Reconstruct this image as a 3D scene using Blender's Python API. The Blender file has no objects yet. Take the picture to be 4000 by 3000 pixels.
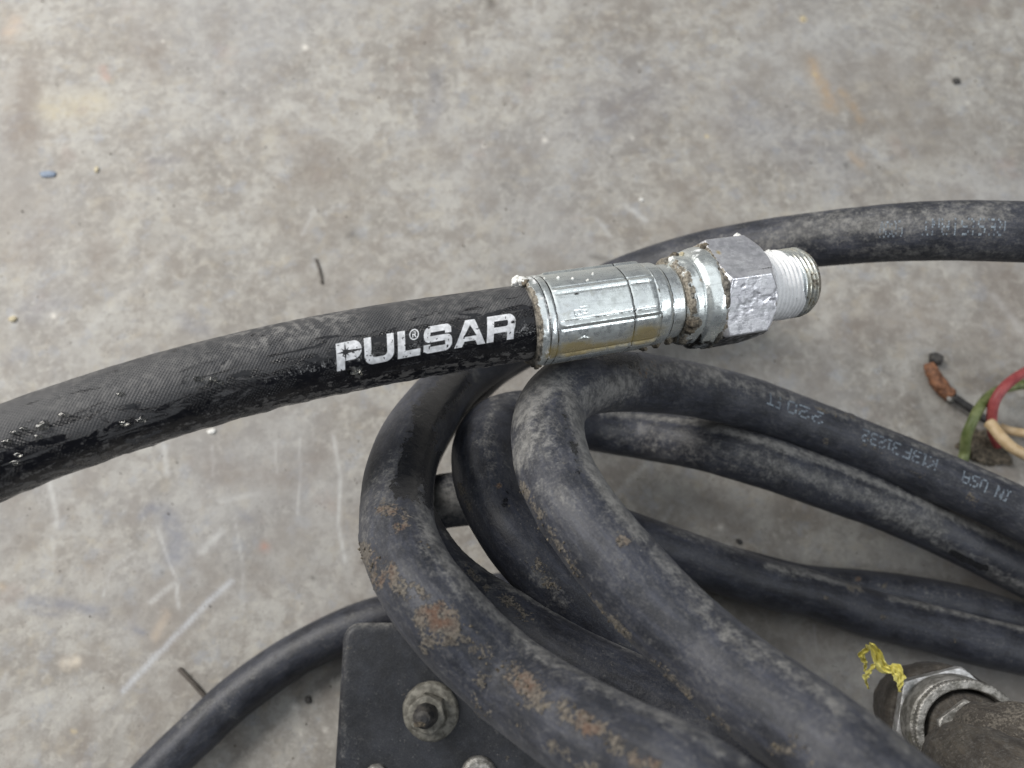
import bpy, math, random
import numpy as np
from mathutils import Vector, Matrix
random.seed(4); RNG = np.random.default_rng(7)
SC = bpy.context.scene
COL = SC.collection
PI = math.pi
# ---------------------------------------------------------------- camera
PITCH = math.radians(72); FPX = 3080.0; HC = 0.300
FW = np.array([0, math.cos(PITCH), -math.sin(PITCH)])
UP = np.array([0, math.sin(PITCH), math.cos(PITCH)])
RT = np.array([1.0, 0, 0]); CAM = np.array([0, 0, HC])
cd = bpy.data.cameras.new('camera'); cam = bpy.data.objects.new('camera', cd); COL.objects.link(cam)
cam.location = CAM; cam.rotation_euler = (PI/2 - PITCH, 0, 0)
cd.sensor_width = 36; cd.lens = 36 * FPX / 4000; cd.clip_start = 0.01; cd.clip_end = 50
cd.dof.use_dof = True; cd.dof.focus_distance = 0.186; cd.dof.aperture_fstop = 14.5
SC.camera = cam
# ---------------------------------------------------------------- light: a workshop with a wide opening on the left and strip lamps overhead
w = bpy.data.worlds.new('World'); SC.world = w; w.use_nodes = True
bg = w.node_tree.nodes['Background']; bg.inputs[0].default_value = (0.80, 0.88, 1.0, 1); bg.inputs[1].default_value = 0.09
def area(name, loc, target, sx, sy, power, col):
    l = bpy.data.lights.new(name, 'AREA'); l.shape = 'RECTANGLE'; l.size = sx; l.size_y = sy; l.energy = power; l.color = col
    o = bpy.data.objects.new(name, l); COL.objects.link(o); o.location = loc
    d = Vector(target) - Vector(loc); o.rotation_euler = d.to_track_quat('-Z', 'Y').to_euler()
    return o
area('workshop_opening_light', (-0.85, 0.52, 0.85), (0, 0.08, 0), 0.7, 0.6, 22, (1.0, 0.965, 0.91))
area('ceiling_fill_panel', (0.35, 0.45, 2.1), (0.2, 0.3, 0), 3.4, 2.7, 27, (0.93, 0.97, 1.0))  # unseen broad fill overhead, added so the metal has something bright to reflect
area('ceiling_strip_light', (1.90, -0.97, 1.65), (0, 0.08, 0.08), 1.5, 0.20, 20, (0.95, 0.98, 1.0))
SC.view_settings.view_transform = 'Standard'; SC.view_settings.look = 'None'
SC.view_settings.gamma = 1.0; SC.view_settings.exposure = 0.0
# ---------------------------------------------------------------- maths helpers
def un(u, v, z):                       # a point at depth z (metres) along the view axis
    return CAM + z * (FW + (u-2000)/FPX*RT + (1500-v)/FPX*UP)
def unh(u, v, h):                      # a point at height h above the floor
    r = FW + (u-2000)/FPX*RT + (1500-v)/FPX*UP
    return CAM + r * ((HC-h)/-r[2])
def proj(P):
    d = P - CAM; z = d @ FW
    return 2000 + FPX*(d @ RT)/z, 1500 - FPX*(d @ UP)/z, z
LAT = RNG.random((64, 64, 64)).astype(np.float32)
def vn(P, s, seed=0):                  # value noise 0..1
    Q = P*s + seed*np.array([17.3, 5.1, 9.7]); i = np.floor(Q).astype(int); f = Q - i; f = f*f*(3-2*f)
    r = 0
    for dx in (0, 1):
        wx = f[..., 0] if dx else 1-f[..., 0]
        for dy in (0, 1):
            wy = f[..., 1] if dy else 1-f[..., 1]
            for dz in (0, 1):
                wz = f[..., 2] if dz else 1-f[..., 2]
                r = r + wx*wy*wz*LAT[(i[..., 0]+dx) & 63, (i[..., 1]+dy) & 63, (i[..., 2]+dz) & 63]
    return r
def fbm(P, s, seed=0, o=4):
    r = 0; a = 1; t = 0
    for k in range(o):
        r = r + a*vn(P, s*2**k, seed+k*3); t += a; a *= .5
    return r/t
def sst(a, b, x):
    t = np.clip((x-a)/(b-a), 0, 1); return t*t*(3-2*t)
# ---------------------------------------------------------------- object helpers
def link(o, parent=None):
    COL.objects.link(o)
    if parent is not None: o.parent = parent
    return o
def empty(name, loc, label, cat, group=None):
    o = bpy.data.objects.new(name, None); COL.objects.link(o); o.location = tuple(loc); o.empty_display_size = 0.01
    o['label'] = label; o['category'] = cat
    if group: o['group'] = group
    return o
def tag(o, label=None, cat=None, group=None, kind=None):
    if label: o['label'] = label
    if cat: o['category'] = cat
    if group: o['group'] = group
    if kind: o['kind'] = kind
    return o
def mesh_obj(name, V, F, mat, parent=None, smooth=True, uv=None, paint=None, name2=None):
    V = np.asarray(V, float)
    if parent is not None: V = V - np.array(parent.location if parent.parent is None else parent['_o'])
    me = bpy.data.meshes.new(name); me.from_pydata(V.tolist(), [], F.tolist() if hasattr(F, 'tolist') else F)
    if smooth: me.polygons.foreach_set('use_smooth', [True]*len(me.polygons))
    if uv is not None:
        li = np.zeros(len(me.loops), int); me.loops.foreach_get('vertex_index', li)
        l = me.uv_layers.new(name='UVMap'); l.data.foreach_set('uv', np.asarray(uv)[li].ravel().astype(np.float32))
    if paint is not None:
        a = me.color_attributes.new('paint', 'FLOAT_COLOR', 'POINT'); a.data.foreach_set('color', np.asarray(paint, np.float32).ravel())
    me.materials.append(mat); me.update()
    o = bpy.data.objects.new(name, me); link(o, parent)
    return o
def grid_faces(n, m, off=0):
    i = np.arange(n-1)[:, None]*m + np.arange(m-1)[None, :]
    i = i.ravel() + off
    return np.stack([i, i+m, i+m+1, i+1], 1)
def spline(P, R, step=0.0009):
    P = np.asarray(P, float); R = np.asarray(R, float)
    Pe = np.vstack([2*P[0]-P[1], P, 2*P[-1]-P[-2]]); Re = np.concatenate([[R[0]], R, [R[-1]]])
    out = []; ro = []
    for i in range(1, len(Pe)-2):
        p0, p1, p2, p3 = Pe[i-1:i+3]
        t0 = 0; t1 = t0+np.linalg.norm(p1-p0)**.5; t2 = t1+np.linalg.norm(p2-p1)**.5; t3 = t2+np.linalg.norm(p3-p2)**.5
        for t in np.linspace(t1, t2, 16, endpoint=False):
            A1 = (t1-t)/(t1-t0)*p0+(t-t0)/(t1-t0)*p1; A2 = (t2-t)/(t2-t1)*p1+(t-t1)/(t2-t1)*p2; A3 = (t3-t)/(t3-t2)*p2+(t-t2)/(t3-t2)*p3
            B1 = (t2-t)/(t2-t0)*A1+(t-t0)/(t2-t0)*A2; B2 = (t3-t)/(t3-t1)*A2+(t-t1)/(t3-t1)*A3
            out.append((t2-t)/(t2-t1)*B1+(t-t1)/(t2-t1)*B2); ro.append(Re[i]+(Re[i+1]-Re[i])*(t-t1)/(t2-t1))
    out.append(Pe[-2]); ro.append(Re[-2]); out = np.array(out); ro = np.array(ro)
    for k in range(10):                                      # relax measuring jitter
        out[1:-1] = .5*out[1:-1] + .25*(out[:-2]+out[2:]); ro[1:-1] = .5*ro[1:-1] + .25*(ro[:-2]+ro[2:])
    s = np.concatenate([[0], np.cumsum(np.linalg.norm(np.diff(out, axis=0), axis=1))])
    n = max(8, int(s[-1]/step)); q = np.linspace(0, s[-1], n)
    return np.stack([np.interp(q, s, out[:, k]) for k in range(3)], 1), np.interp(q, s, ro), q
def frames(C):
    T = np.gradient(C, axis=0); T /= np.linalg.norm(T, axis=1)[:, None]
    N = CAM - C; N = N - (N*T).sum(1)[:, None]*T
    N /= np.linalg.norm(N, axis=1)[:, None]
    B = np.cross(N, T); return T, N, B
class Tube:
    def __init__(s, C, R, q, nphi=72, endcap=True):
        s.C, s.R, s.q = C, R, q; s.T, s.N, s.B = frames(C); s.n = len(C); s.m = nphi+1
        s.phi = np.linspace(-PI, PI, s.m)
        s.dir = np.cos(s.phi)[None, :, None]*s.N[:, None, :] + np.sin(s.phi)[None, :, None]*s.B[:, None, :]
        s.P = C[:, None, :] + R[:, None, None]*s.dir
        s.S, s.PH = np.meshgrid(q, s.phi, indexing='ij')
        s.U, s.V, s.Z = proj(s.P.reshape(-1, 3)); s.U = s.U.reshape(s.n, s.m); s.V = s.V.reshape(s.n, s.m)
        s.front = sst(-.25, .1, np.cos(s.PH))
        s.disp = np.zeros((s.n, s.m)); s.paint = np.zeros((s.n, s.m, 4))
    def spot(s, L):                                          # soft capsule masks
        m = np.zeros((s.n, s.m))
        for (u1, v1, u2, v2, r, a) in L:
            du, dv = u2-u1, v2-v1; k = np.clip(((s.U-u1)*du+(s.V-v1)*dv)/max(du*du+dv*dv, 1), 0, 1)
            d = np.hypot(s.U-u1-k*du, s.V-v1-k*dv)/r
            m = np.maximum(m, a*np.exp(-d*d*.8))
        return m*s.front
    def build(s, name, mat, parent=None, uvs=0.02):
        P = s.P + s.disp[..., None]*s.dir
        V = P.reshape(-1, 3); F = grid_faces(s.n, s.m)
        uv = np.stack([s.S/uvs, s.PH*s.R[:, None]/uvs], -1).reshape(-1, 2); pa = s.paint.reshape(-1, 4)
        for e, k in ((0, 1), (s.n-1, -1)):                   # closed cut ends
            c = len(V); V = np.vstack([V, s.C[e][None]]); uv = np.vstack([uv, [[0, 0]]]); pa = np.vstack([pa, [[0, 0, 0, 0]]])
            i = np.arange(s.m-1)+e*s.m
            t = np.stack([i, i+1, np.full_like(i, c), np.full_like(i, c)], 1) if k > 0 else np.stack([i+1, i, np.full_like(i, c), np.full_like(i, c)], 1)
            F = list(F.tolist() if hasattr(F, 'tolist') else F) + [r[:3] for r in t.tolist()]
        return mesh_obj(name, V, F, mat, parent, uv=uv, paint=pa)
# ---------------------------------------------------------------- materials
class NT:
    def __init__(s, name):
        s.m = bpy.data.materials.new(name); s.m.use_nodes = True; s.t = s.m.node_tree; s.t.nodes.clear()
        s.out = s.t.nodes.new('ShaderNodeOutputMaterial'); s.b = s.t.nodes.new('ShaderNodeBsdfPrincipled')
        s.t.links.new(s.b.outputs[0], s.out.inputs[0]); s.geo = s.t.nodes.new('ShaderNodeNewGeometry')
    def n(s, ty, **k):
        x = s.t.nodes.new(ty)
        for a, v in k.items(): setattr(x, a, v)
        return x
    def lk(s, a, b):
        if isinstance(a, (int, float)): b.default_value = a
        elif isinstance(a, tuple): b.default_value = a if len(a) == 4 or b.type != 'RGBA' else (*a, 1)
        else: s.t.links.new(a, b)
    def math(s, op, a, b=0.0, c=None, clamp=False):
        x = s.n('ShaderNodeMath', operation=op, use_clamp=clamp); s.lk(a, x.inputs[0]); s.lk(b, x.inputs[1])
        if c is not None: s.lk(c, x.inputs[2])
        return x.outputs[0]
    def noise(s, sc, det=4, rough=.55, vec=None, dist=0.0):
        x = s.n('ShaderNodeTexNoise'); x.inputs['Scale'].default_value = sc; x.inputs['Detail'].default_value = det
        x.inputs['Roughness'].default_value = rough; x.inputs['Distortion'].default_value = dist
        s.lk(vec if vec is not None else s.geo.outputs['Position'], x.inputs['Vector']); return x.outputs[0]
    def vor(s, sc, feat='F1', vec=None, out=0):
        x = s.n('ShaderNodeTexVoronoi', feature=feat); x.inputs['Scale'].default_value = sc
        s.lk(vec if vec is not None else s.geo.outputs['Position'], x.inputs['Vector']); return x.outputs[out]
    def ramp(s, f, lo, hi, a=0.0, b=1.0):
        x = s.n('ShaderNodeMapRange', interpolation_type='SMOOTHSTEP'); s.lk(f, x.inputs[0])
        for i, v in enumerate((lo, hi, a, b)): x.inputs[1+i].default_value = v
        return x.outputs[0]
    def mix(s, f, a, b, bt='MIX'):
        x = s.n('ShaderNodeMix', data_type='RGBA', blend_type=bt); s.lk(f, x.inputs[0]); s.lk(a, x.inputs[6]); s.lk(b, x.inputs[7]); return x.outputs[2]
    def fmix(s, f, a, b):
        x = s.n('ShaderNodeMix', data_type='FLOAT'); s.lk(f, x.inputs[0]); s.lk(a, x.inputs[2]); s.lk(b, x.inputs[3]); return x.outputs[0]
    def paint(s):
        a = s.n('ShaderNodeAttribute', attribute_name='paint'); x = s.n('ShaderNodeSeparateColor'); s.lk(a.outputs[0], x.inputs[0])
        return x.outputs[0], x.outputs[1], x.outputs[2], a.outputs['Alpha'], a.outputs[0]
    def uv(s, sx=1, sy=1, rot=0):
        u = s.n('ShaderNodeUVMap', uv_map='UVMap'); m = s.n('ShaderNodeMapping'); s.lk(u.outputs[0], m.inputs[0])
        m.inputs['Scale'].default_value = (sx, sy, 1); m.inputs['Rotation'].default_value = (0, 0, rot); return m.outputs[0]
    def bump(s, h, dist, stren=1.0, nrm=None):
        x = s.n('ShaderNodeBump'); x.inputs['Strength'].default_value = stren; x.inputs['Distance'].default_value = dist
        s.lk(h, x.inputs['Height'])
        if nrm is not None: s.lk(nrm, x.inputs['Normal'])
        return x.outputs[0]
    def fin(s, col, rough, nrm=None, metal=None, spec=None, sheen=None):
        s.lk(col, s.b.inputs['Base Color']); s.lk(rough, s.b.inputs['Roughness'])
        if nrm is not None: s.lk(nrm, s.b.inputs['Normal'])
        if metal is not None: s.lk(metal, s.b.inputs['Metallic'])
        if spec is not None: s.lk(spec, s.b.inputs['Specular IOR Level'])
        if sheen is not None:
            s.b.inputs['Sheen Weight'].default_value = sheen; s.b.inputs['Sheen Roughness'].default_value = .45
            s.b.inputs['Sheen Tint'].default_value = (.75, .78, .85, 1)
        return s.m
def mat_floor():
    t = NT('concrete'); P = t.geo.outputs['Position']
    a = t.noise(28, 5, .62, dist=.6); b = t.noise(120, 5, .6); c = t.noise(480, 4, .6); d = t.noise(9, 3, .5)
    col = t.mix(t.ramp(a, .34, .66), (.205, .190, .172), (.345, .335, .315))
    col = t.mix(t.ramp(b, .42, .68, 0, .50), col, (.40, .388, .36))
    col = t.mix(t.ramp(t.noise(75, 5, .65, dist=.4), .48, .66, 0, .60), col, (.195, .173, .152))
    col = t.mix(t.ramp(t.noise(230, 5, .66, dist=.3), .46, .66, 0, .58), col, (.200, .185, .170))
    col = t.mix(t.ramp(t.noise(190, 5, .66, dist=.5), .50, .66, 0, .55), col, (.40, .385, .35))
    col = t.mix(t.ramp(t.noise(130, 4, .62), .54, .68, 0, .40), col, (.34, .305, .245))
    col = t.mix(t.ramp(t.noise(105, 4, .62), .55, .68, 0, .45), col, (.27, .285, .315))
    col = t.mix(t.ramp(t.noise(330, 4, .62), .54, .72, 0, .45), col, (.42, .41, .385))
    col = t.mix(t.ramp(d, .45, .65, 0, .35), col, (.28, .285, .30))
    col = t.mix(t.ramp(t.noise(19, 4, .6), .48, .66, 0, .50), col, (.205, .182, .158))
    col = t.mix(t.ramp(t.noise(40, 4, .6), .60, .72, 0, .45), col, (.36, .335, .285))
    col = t.mix(t.ramp(t.noise(33, 4, .6, dist=.3), .60, .74, 0, .35), col, (.27, .215, .195))
    col = t.mix(t.ramp(t.noise(900, 3, .6), .52, .74, 0, .26), col, (.16, .15, .14))
    col = t.mix(t.ramp(t.noise(1100, 3, .6), .58, .75, 0, .22), col, (.46, .45, .43))
    sp = t.vor(650); col = t.mix(t.math('MULTIPLY', t.ramp(sp, .10, .22, 1, 0), t.ramp(t.noise(90), .5, .65)), col, (.13, .12, .115))
    r, g, b_, al, full = t.paint()
    k = t.math('MULTIPLY', al, t.ramp(t.noise(260, 4, .6), .25, .62, .45, 1.15), clamp=True)
    col = t.mix(k, col, full)
    h = t.math('ADD', t.math('MULTIPLY', b, .6), t.math('MULTIPLY', c, .4))
    return t.fin(col, t.fmix(a, .55, .8), t.bump(h, .0006, .45), spec=.35)
def mat_rubber(name, base=(.024, .027, .038), lo=(.011, .012, .017), dusty=.7, rough=.42):
    t = NT(name); mud, rust, dust, wet, full = t.paint()
    n1 = t.noise(90, 4, .6); n2 = t.noise(420, 5, .68); n3 = t.noise(1500, 4, .68); st = t.noise(1, 6, .7, vec=t.uv(2.2, 9))
    st2 = t.noise(1, 4, .6, vec=t.uv(7, 22)); st3 = t.noise(1, 5, .7, vec=t.uv(4.5, 9), dist=1.2)
    col = t.mix(t.ramp(n1, .35, .65), lo, base)
    col = t.mix(t.ramp(st, .42, .7, 0, .55), col, tuple(x*1.9 for x in base))
    # pale dust film, broken up by scuffs
    df = t.math('ADD', dust, t.math('MULTIPLY', t.math('SUBTRACT', t.math('ADD', t.math('MULTIPLY', st3, .30), t.math('ADD', t.math('MULTIPLY', n2, .30), t.math('MULTIPLY', n3, .40))), .5), 3.6))
    df = t.ramp(df, .12, 1.05, 0, .80)
    film = t.ramp(t.math('ADD', t.math('MULTIPLY', n1, .25), t.math('ADD', t.math('MULTIPLY', st2, .35), t.math('MULTIPLY', n3, .4))), .46, .64, 0, .26*dusty)
    df2 = t.math('MAXIMUM', df, film)
    spk = t.math('MULTIPLY', t.ramp(t.vor(700), .08, .2, 1, 0), t.ramp(n1, .48, .6))
    df2 = t.math('MAXIMUM', df2, t.math('MULTIPLY', spk, .55))
    dcol = t.mix(t.ramp(n2, .3, .7), (.10, .098, .094), (.25, .246, .236))
    col = t.mix(df2, col, dcol)
    n4 = t.noise(3600, 2, .6); col = t.mix(t.ramp(n4, .48, .72, 0, .32), col, t.mix(.5, col, (.15, .15, .16)))
    col = t.mix(t.ramp(n4, .3, .45, .35, 0), col, (.012, .012, .014))
    # caked dirt
    mf = t.math('ADD', mud, t.math('MULTIPLY', t.math('SUBTRACT', t.math('ADD', t.math('MULTIPLY', n1, .30), t.math('ADD', t.math('MULTIPLY', n2, .40), t.math('MULTIPLY', n3, .3))), .5), 4.4))
    mf = t.ramp(mf, .48, .66, 0, .95)
    mcol = t.mix(t.ramp(n3, .3, .7), (.040, .035, .031), (.165, .148, .125))
    mcol = t.mix(t.math('MULTIPLY', rust, t.ramp(n2, .38, .66, 0, .8)), mcol, (.115, .052, .028))
    col = t.mix(mf, col, mcol)
    wet2 = t.ramp(t.math('ADD', wet, t.math('MULTIPLY', t.math('SUBTRACT', t.math('ADD', t.math('MULTIPLY', n2, .5), t.math('MULTIPLY', st3, .5)), .5), 2.6)), .35, .6)
    wet = wet2; col = t.mix(t.math('MULTIPLY', wet2, .9), col, (.007, .0075, .009))
    ro = t.fmix(t.math('MAXIMUM', df2, mf), t.fmix(n2, rough-.08, rough+.12), .85)
    ro = t.fmix(wet, ro, .22)
    h = t.math('ADD', t.math('MULTIPLY', n2, .5), t.math('ADD', t.math('MULTIPLY', n3, .15), t.math('MULTIPLY', mf, t.math('ADD', n3, .8))))
    h = t.math('ADD', h, t.math('ADD', t.math('MULTIPLY', st2, .25), t.math('MULTIPLY', n4, .10)))
    return t.fin(col, ro, t.bump(h, .0005, .6), spec=.36, sheen=.04)
def mat_hose():
    t = NT('braided_hose_rubber'); mud, rust, dust, wet, full = t.paint()
    n1 = t.noise(120, 4, .6); n2 = t.noise(600, 4, .62); n3 = t.noise(1500, 3, .6)
    # cloth wrap: two families of fine threads crossing the hose
    def wave(sx, sy, rot):
        x = t.n('ShaderNodeTexWave', wave_type='BANDS', bands_direction='X', wave_profile='SIN'); x.inputs['Scale'].default_value = 1.0
        x.inputs['Distortion'].default_value = .6; x.inputs['Detail Scale'].default_value = 6
        t.lk(t.uv(sx, sy, rot), x.inputs['Vector']); return x.outputs[1]
    wv = t.math('MULTIPLY', wave(11, 11, math.radians(40)), t.math('ADD', .15, t.math('MULTIPLY', wave(11, 11, math.radians(-52)), .85)))
    dull = t.mix(t.ramp(n1, .3, .7), (.036, .037, .041), (.062, .062, .065))
    dull = t.mix(t.ramp(wv, .15, .75, 0, .30), dull, (.015, .015, .018))
    dull = t.mix(t.math('MULTIPLY', dust, t.ramp(n2, .42, .66)), dull, (.20, .195, .19))
    fl = t.math('MULTIPLY', t.ramp(t.noise(1, 4, .7, vec=t.uv(5, 16)), .60, .70), .5)
    dull = t.mix(fl, dull, (.15, .145, .14))
    # oily film with a ragged, streaky edge
    st = t.noise(1, 6, .70, vec=t.uv(1.8, 7.5, math.radians(-26)), dist=1.2)
    wf = t.math('ADD', wet, t.math('MULTIPLY', t.math('SUBTRACT', st, .5), 3.8)); wf0 = wf; wf = t.ramp(wf, .44, .54); pool = t.math('MULTIPLY', wf, t.ramp(t.math('ADD', t.noise(1, 5, .62, vec=t.uv(1.7, 5.5, math.radians(-26)), dist=1.3), t.math('MULTIPLY', wet, .08)), .51, .55))
    col = t.mix(wf, dull, t.mix(t.ramp(n2, .5, .7), (.005, .005, .007), (.014, .014, .017)))
    mf = t.math('ADD', mud, t.math('MULTIPLY', t.math('SUBTRACT', t.math('ADD', t.math('MULTIPLY', n2, .5), t.math('MULTIPLY', t.noise(1, 5, .7, vec=t.uv(4, 14)), .5)), .5), 4.2))
    mf = t.ramp(mf, .55, .80, 0, .75)
    col = t.mix(mf, col, t.mix(n3, (.055, .055, .056), (.21, .20, .19)))
    ro = t.fmix(wf, t.fmix(n2, .5, .72), t.fmix(t.ramp(n2, .4, .62), .10, .36)); ro = t.fmix(pool, ro, .08); ro = t.fmix(mf, ro, .75)
    hw = t.math('MULTIPLY', wv, t.fmix(pool, t.fmix(wf, .5, .62), 0.0))
    h = t.math('ADD', hw, t.math('ADD', t.math('MULTIPLY', n2, .8), t.math('MULTIPLY', wf, .22)))
    return t.fin(col, ro, t.bump(h, .0004, .7), spec=.45, sheen=.05)
def mat_metal(name, base=(.80, .85, .84), rough=.27, tint=(.70, .74, .75), bumpy=.14, mt=.84):
    t = NT(name); grime, stain, scale, dark, full = t.paint()
    n1 = t.noise(110, 4, .6); n2 = t.noise(520, 5, .65); n3 = t.noise(1700, 3, .6); st = t.noise(1, 5, .65, vec=t.uv(2.2, 26))
    col = t.mix(t.ramp(n1, .35, .65), base, tint)
    col = t.mix(t.ramp(n2, .50, .68, 0, .38), col, (.36, .39, .38))
    col = t.mix(t.ramp(st, .48, .66, 0, .35), col, (.42, .45, .45))
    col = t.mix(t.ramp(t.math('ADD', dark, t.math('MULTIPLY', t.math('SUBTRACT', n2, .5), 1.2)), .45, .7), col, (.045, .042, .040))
    sf = t.ramp(t.math('ADD', stain, t.math('MULTIPLY', t.math('SUBTRACT', t.math('ADD', t.math('MULTIPLY', n1, .5), t.math('MULTIPLY', n2, .5)), .5), 1.5)), .15, 1.0, 0, .85)
    col = t.mix(sf, col, t.mix(n1, (.34, .20, .04), (.45, .40, .18)))
    scf = t.ramp(t.math('ADD', scale, t.math('MULTIPLY', t.math('SUBTRACT', n2, .5), 1.6)), .42, .62)
    col = t.mix(scf, col, t.mix(n3, (.62, .62, .62), (.90, .91, .93)))
    gf = t.ramp(t.math('ADD', grime, t.math('MULTIPLY', t.math('SUBTRACT', t.math('ADD', t.math('MULTIPLY', n1, .4), t.math('MULTIPLY', n2, .6)), .5), 2.0)), .45, .6)
    col = t.mix(gf, col, t.mix(t.ramp(n3, .3, .7), (.070, .060, .048), (.30, .27, .22)))
    me = t.math('MULTIPLY', t.math('SUBTRACT', 1.0, t.math('MAXIMUM', gf, scf)), t.fmix(sf, .95*mt, .5*mt))
    ro = t.fmix(t.ramp(n2, .35, .7), rough-.06, rough+.22); ro = t.fmix(t.math('MAXIMUM', gf, scf), ro, .7)
    h = t.math('ADD', t.math('MULTIPLY', n2, 1.0), t.math('ADD', t.math('MULTIPLY', n1, .3), t.math('ADD', t.math('MULTIPLY', gf, .9), t.math('MULTIPLY', st, .4))))
    return t.fin(col, ro, t.bump(h, .0006, bumpy), metal=me)
def mat_plain(name, c1, c2, rough=.6, sc=300, metal=None, bump=.3, spec=None):
    t = NT(name); n = t.noise(sc, 4, .6); n2 = t.noise(sc*4, 3, .6)
    col = t.mix(t.ramp(n, .35, .65), c1, c2)
    return t.fin(col, t.fmix(n2, rough-.08, rough+.1), t.bump(t.math('ADD', n, t.math('MULTIPLY', n2, .5)), .0005, bump), metal=metal, spec=spec)
M_floor = mat_floor(); M_hose = mat_hose()
M_cab = mat_rubber('cable_rubber'); M_cab2 = mat_rubber('dusty_cable_rubber', base=(.029, .032, .044), lo=(.014, .016, .022), dusty=1.25, rough=.52)
M_zinc = mat_metal('zinc_plate'); M_hex = mat_metal('zinc_hex', rough=.34, base=(.84, .84, .875), tint=(.70, .70, .745), bumpy=.16, mt=.80)
M_print = mat_plain('white_print', (.55, .56, .58), (.80, .81, .84), .45, 900, bump=.15)
M_worn = mat_plain('faded_print', (.10, .12, .15), (.24, .29, .34), .6, 900)
M_box = mat_rubber('black_housing_rubber', base=(.017, .019, .025), lo=(.008, .009, .012), dusty=.25, rough=.42)
M_tape = mat_plain('white_sealing_tape', (.52, .53, .54), (.85, .87, .90), .5, 500, bump=.6)
M_yel = mat_plain('yellow_tape_plastic', (.62, .54, .10), (.86, .80, .28), .42, 250)
M_red = mat_plain('red_wire', (.26, .045, .05), (.36, .08, .08), .5); M_green = mat_plain('green_wire', (.08, .11, .03), (.17, .20, .08), .5)
M_cream = mat_plain('cream_wire', (.50, .36, .20), (.62, .47, .29), .5); M_rust = mat_plain('rusted_metal', (.11, .048, .026), (.27, .125, .065), .7, 500)
M_dirt = mat_plain('dry_dirt', (.045, .038, .030), (.16, .135, .10), .9, 900, bump=.6); M_sleeve = mat_rubber('muddy_sleeve_rubber', base=(.07, .06, .048), lo=(.035, .03, .026), dusty=1.6, rough=.75)
M_grey = mat_plain('grey_plated_steel', (.17, .165, .15), (.42, .41, .39), .45, 420, metal=.5, bump=.6); M_dark = mat_plain('dark_steel', (.02, .02, .022), (.07, .065, .06), .6, 500)
M_twig = mat_plain('twig_bark', (.05, .042, .036), (.09, .078, .068), .8, 300)
M_grub = mat_plain('greasy_grime', (.04, .037, .031), (.22, .205, .18), .6, 700, bump=.8)
M_nut = mat_plain('worn_bright_steel', (.34, .34, .33), (.74, .74, .75), .34, 350, metal=.6)
M_bolt = mat_plain('dirty_plated_steel', (.10, .095, .08), (.24, .23, .20), .6, 500, metal=.2, bump=.5)
M_straw = mat_plain('straw_grain', (.38, .32, .20), (.52, .47, .34), .7, 700)
M_blk = mat_plain('black_wire', (.02, .02, .022), (.05, .05, .05), .6)
M_white = mat_plain('chalky_white', (.55, .55, .53), (.8, .8, .78), .7, 900); M_blue = mat_plain('blue_paint', (.13, .17, .24), (.22, .27, .35), .6, 900)
M_oil = bpy.data.materials.new('clear_droplet'); M_oil.use_nodes = True
_b = M_oil.node_tree.nodes['Principled BSDF']; _b.inputs['Base Color'].default_value = (.9, .9, .85, 1); _b.inputs['Roughness'].default_value = .05
_b.inputs['Transmission Weight'].default_value = 1.0; _b.inputs['IOR'].default_value = 1.4
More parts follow.
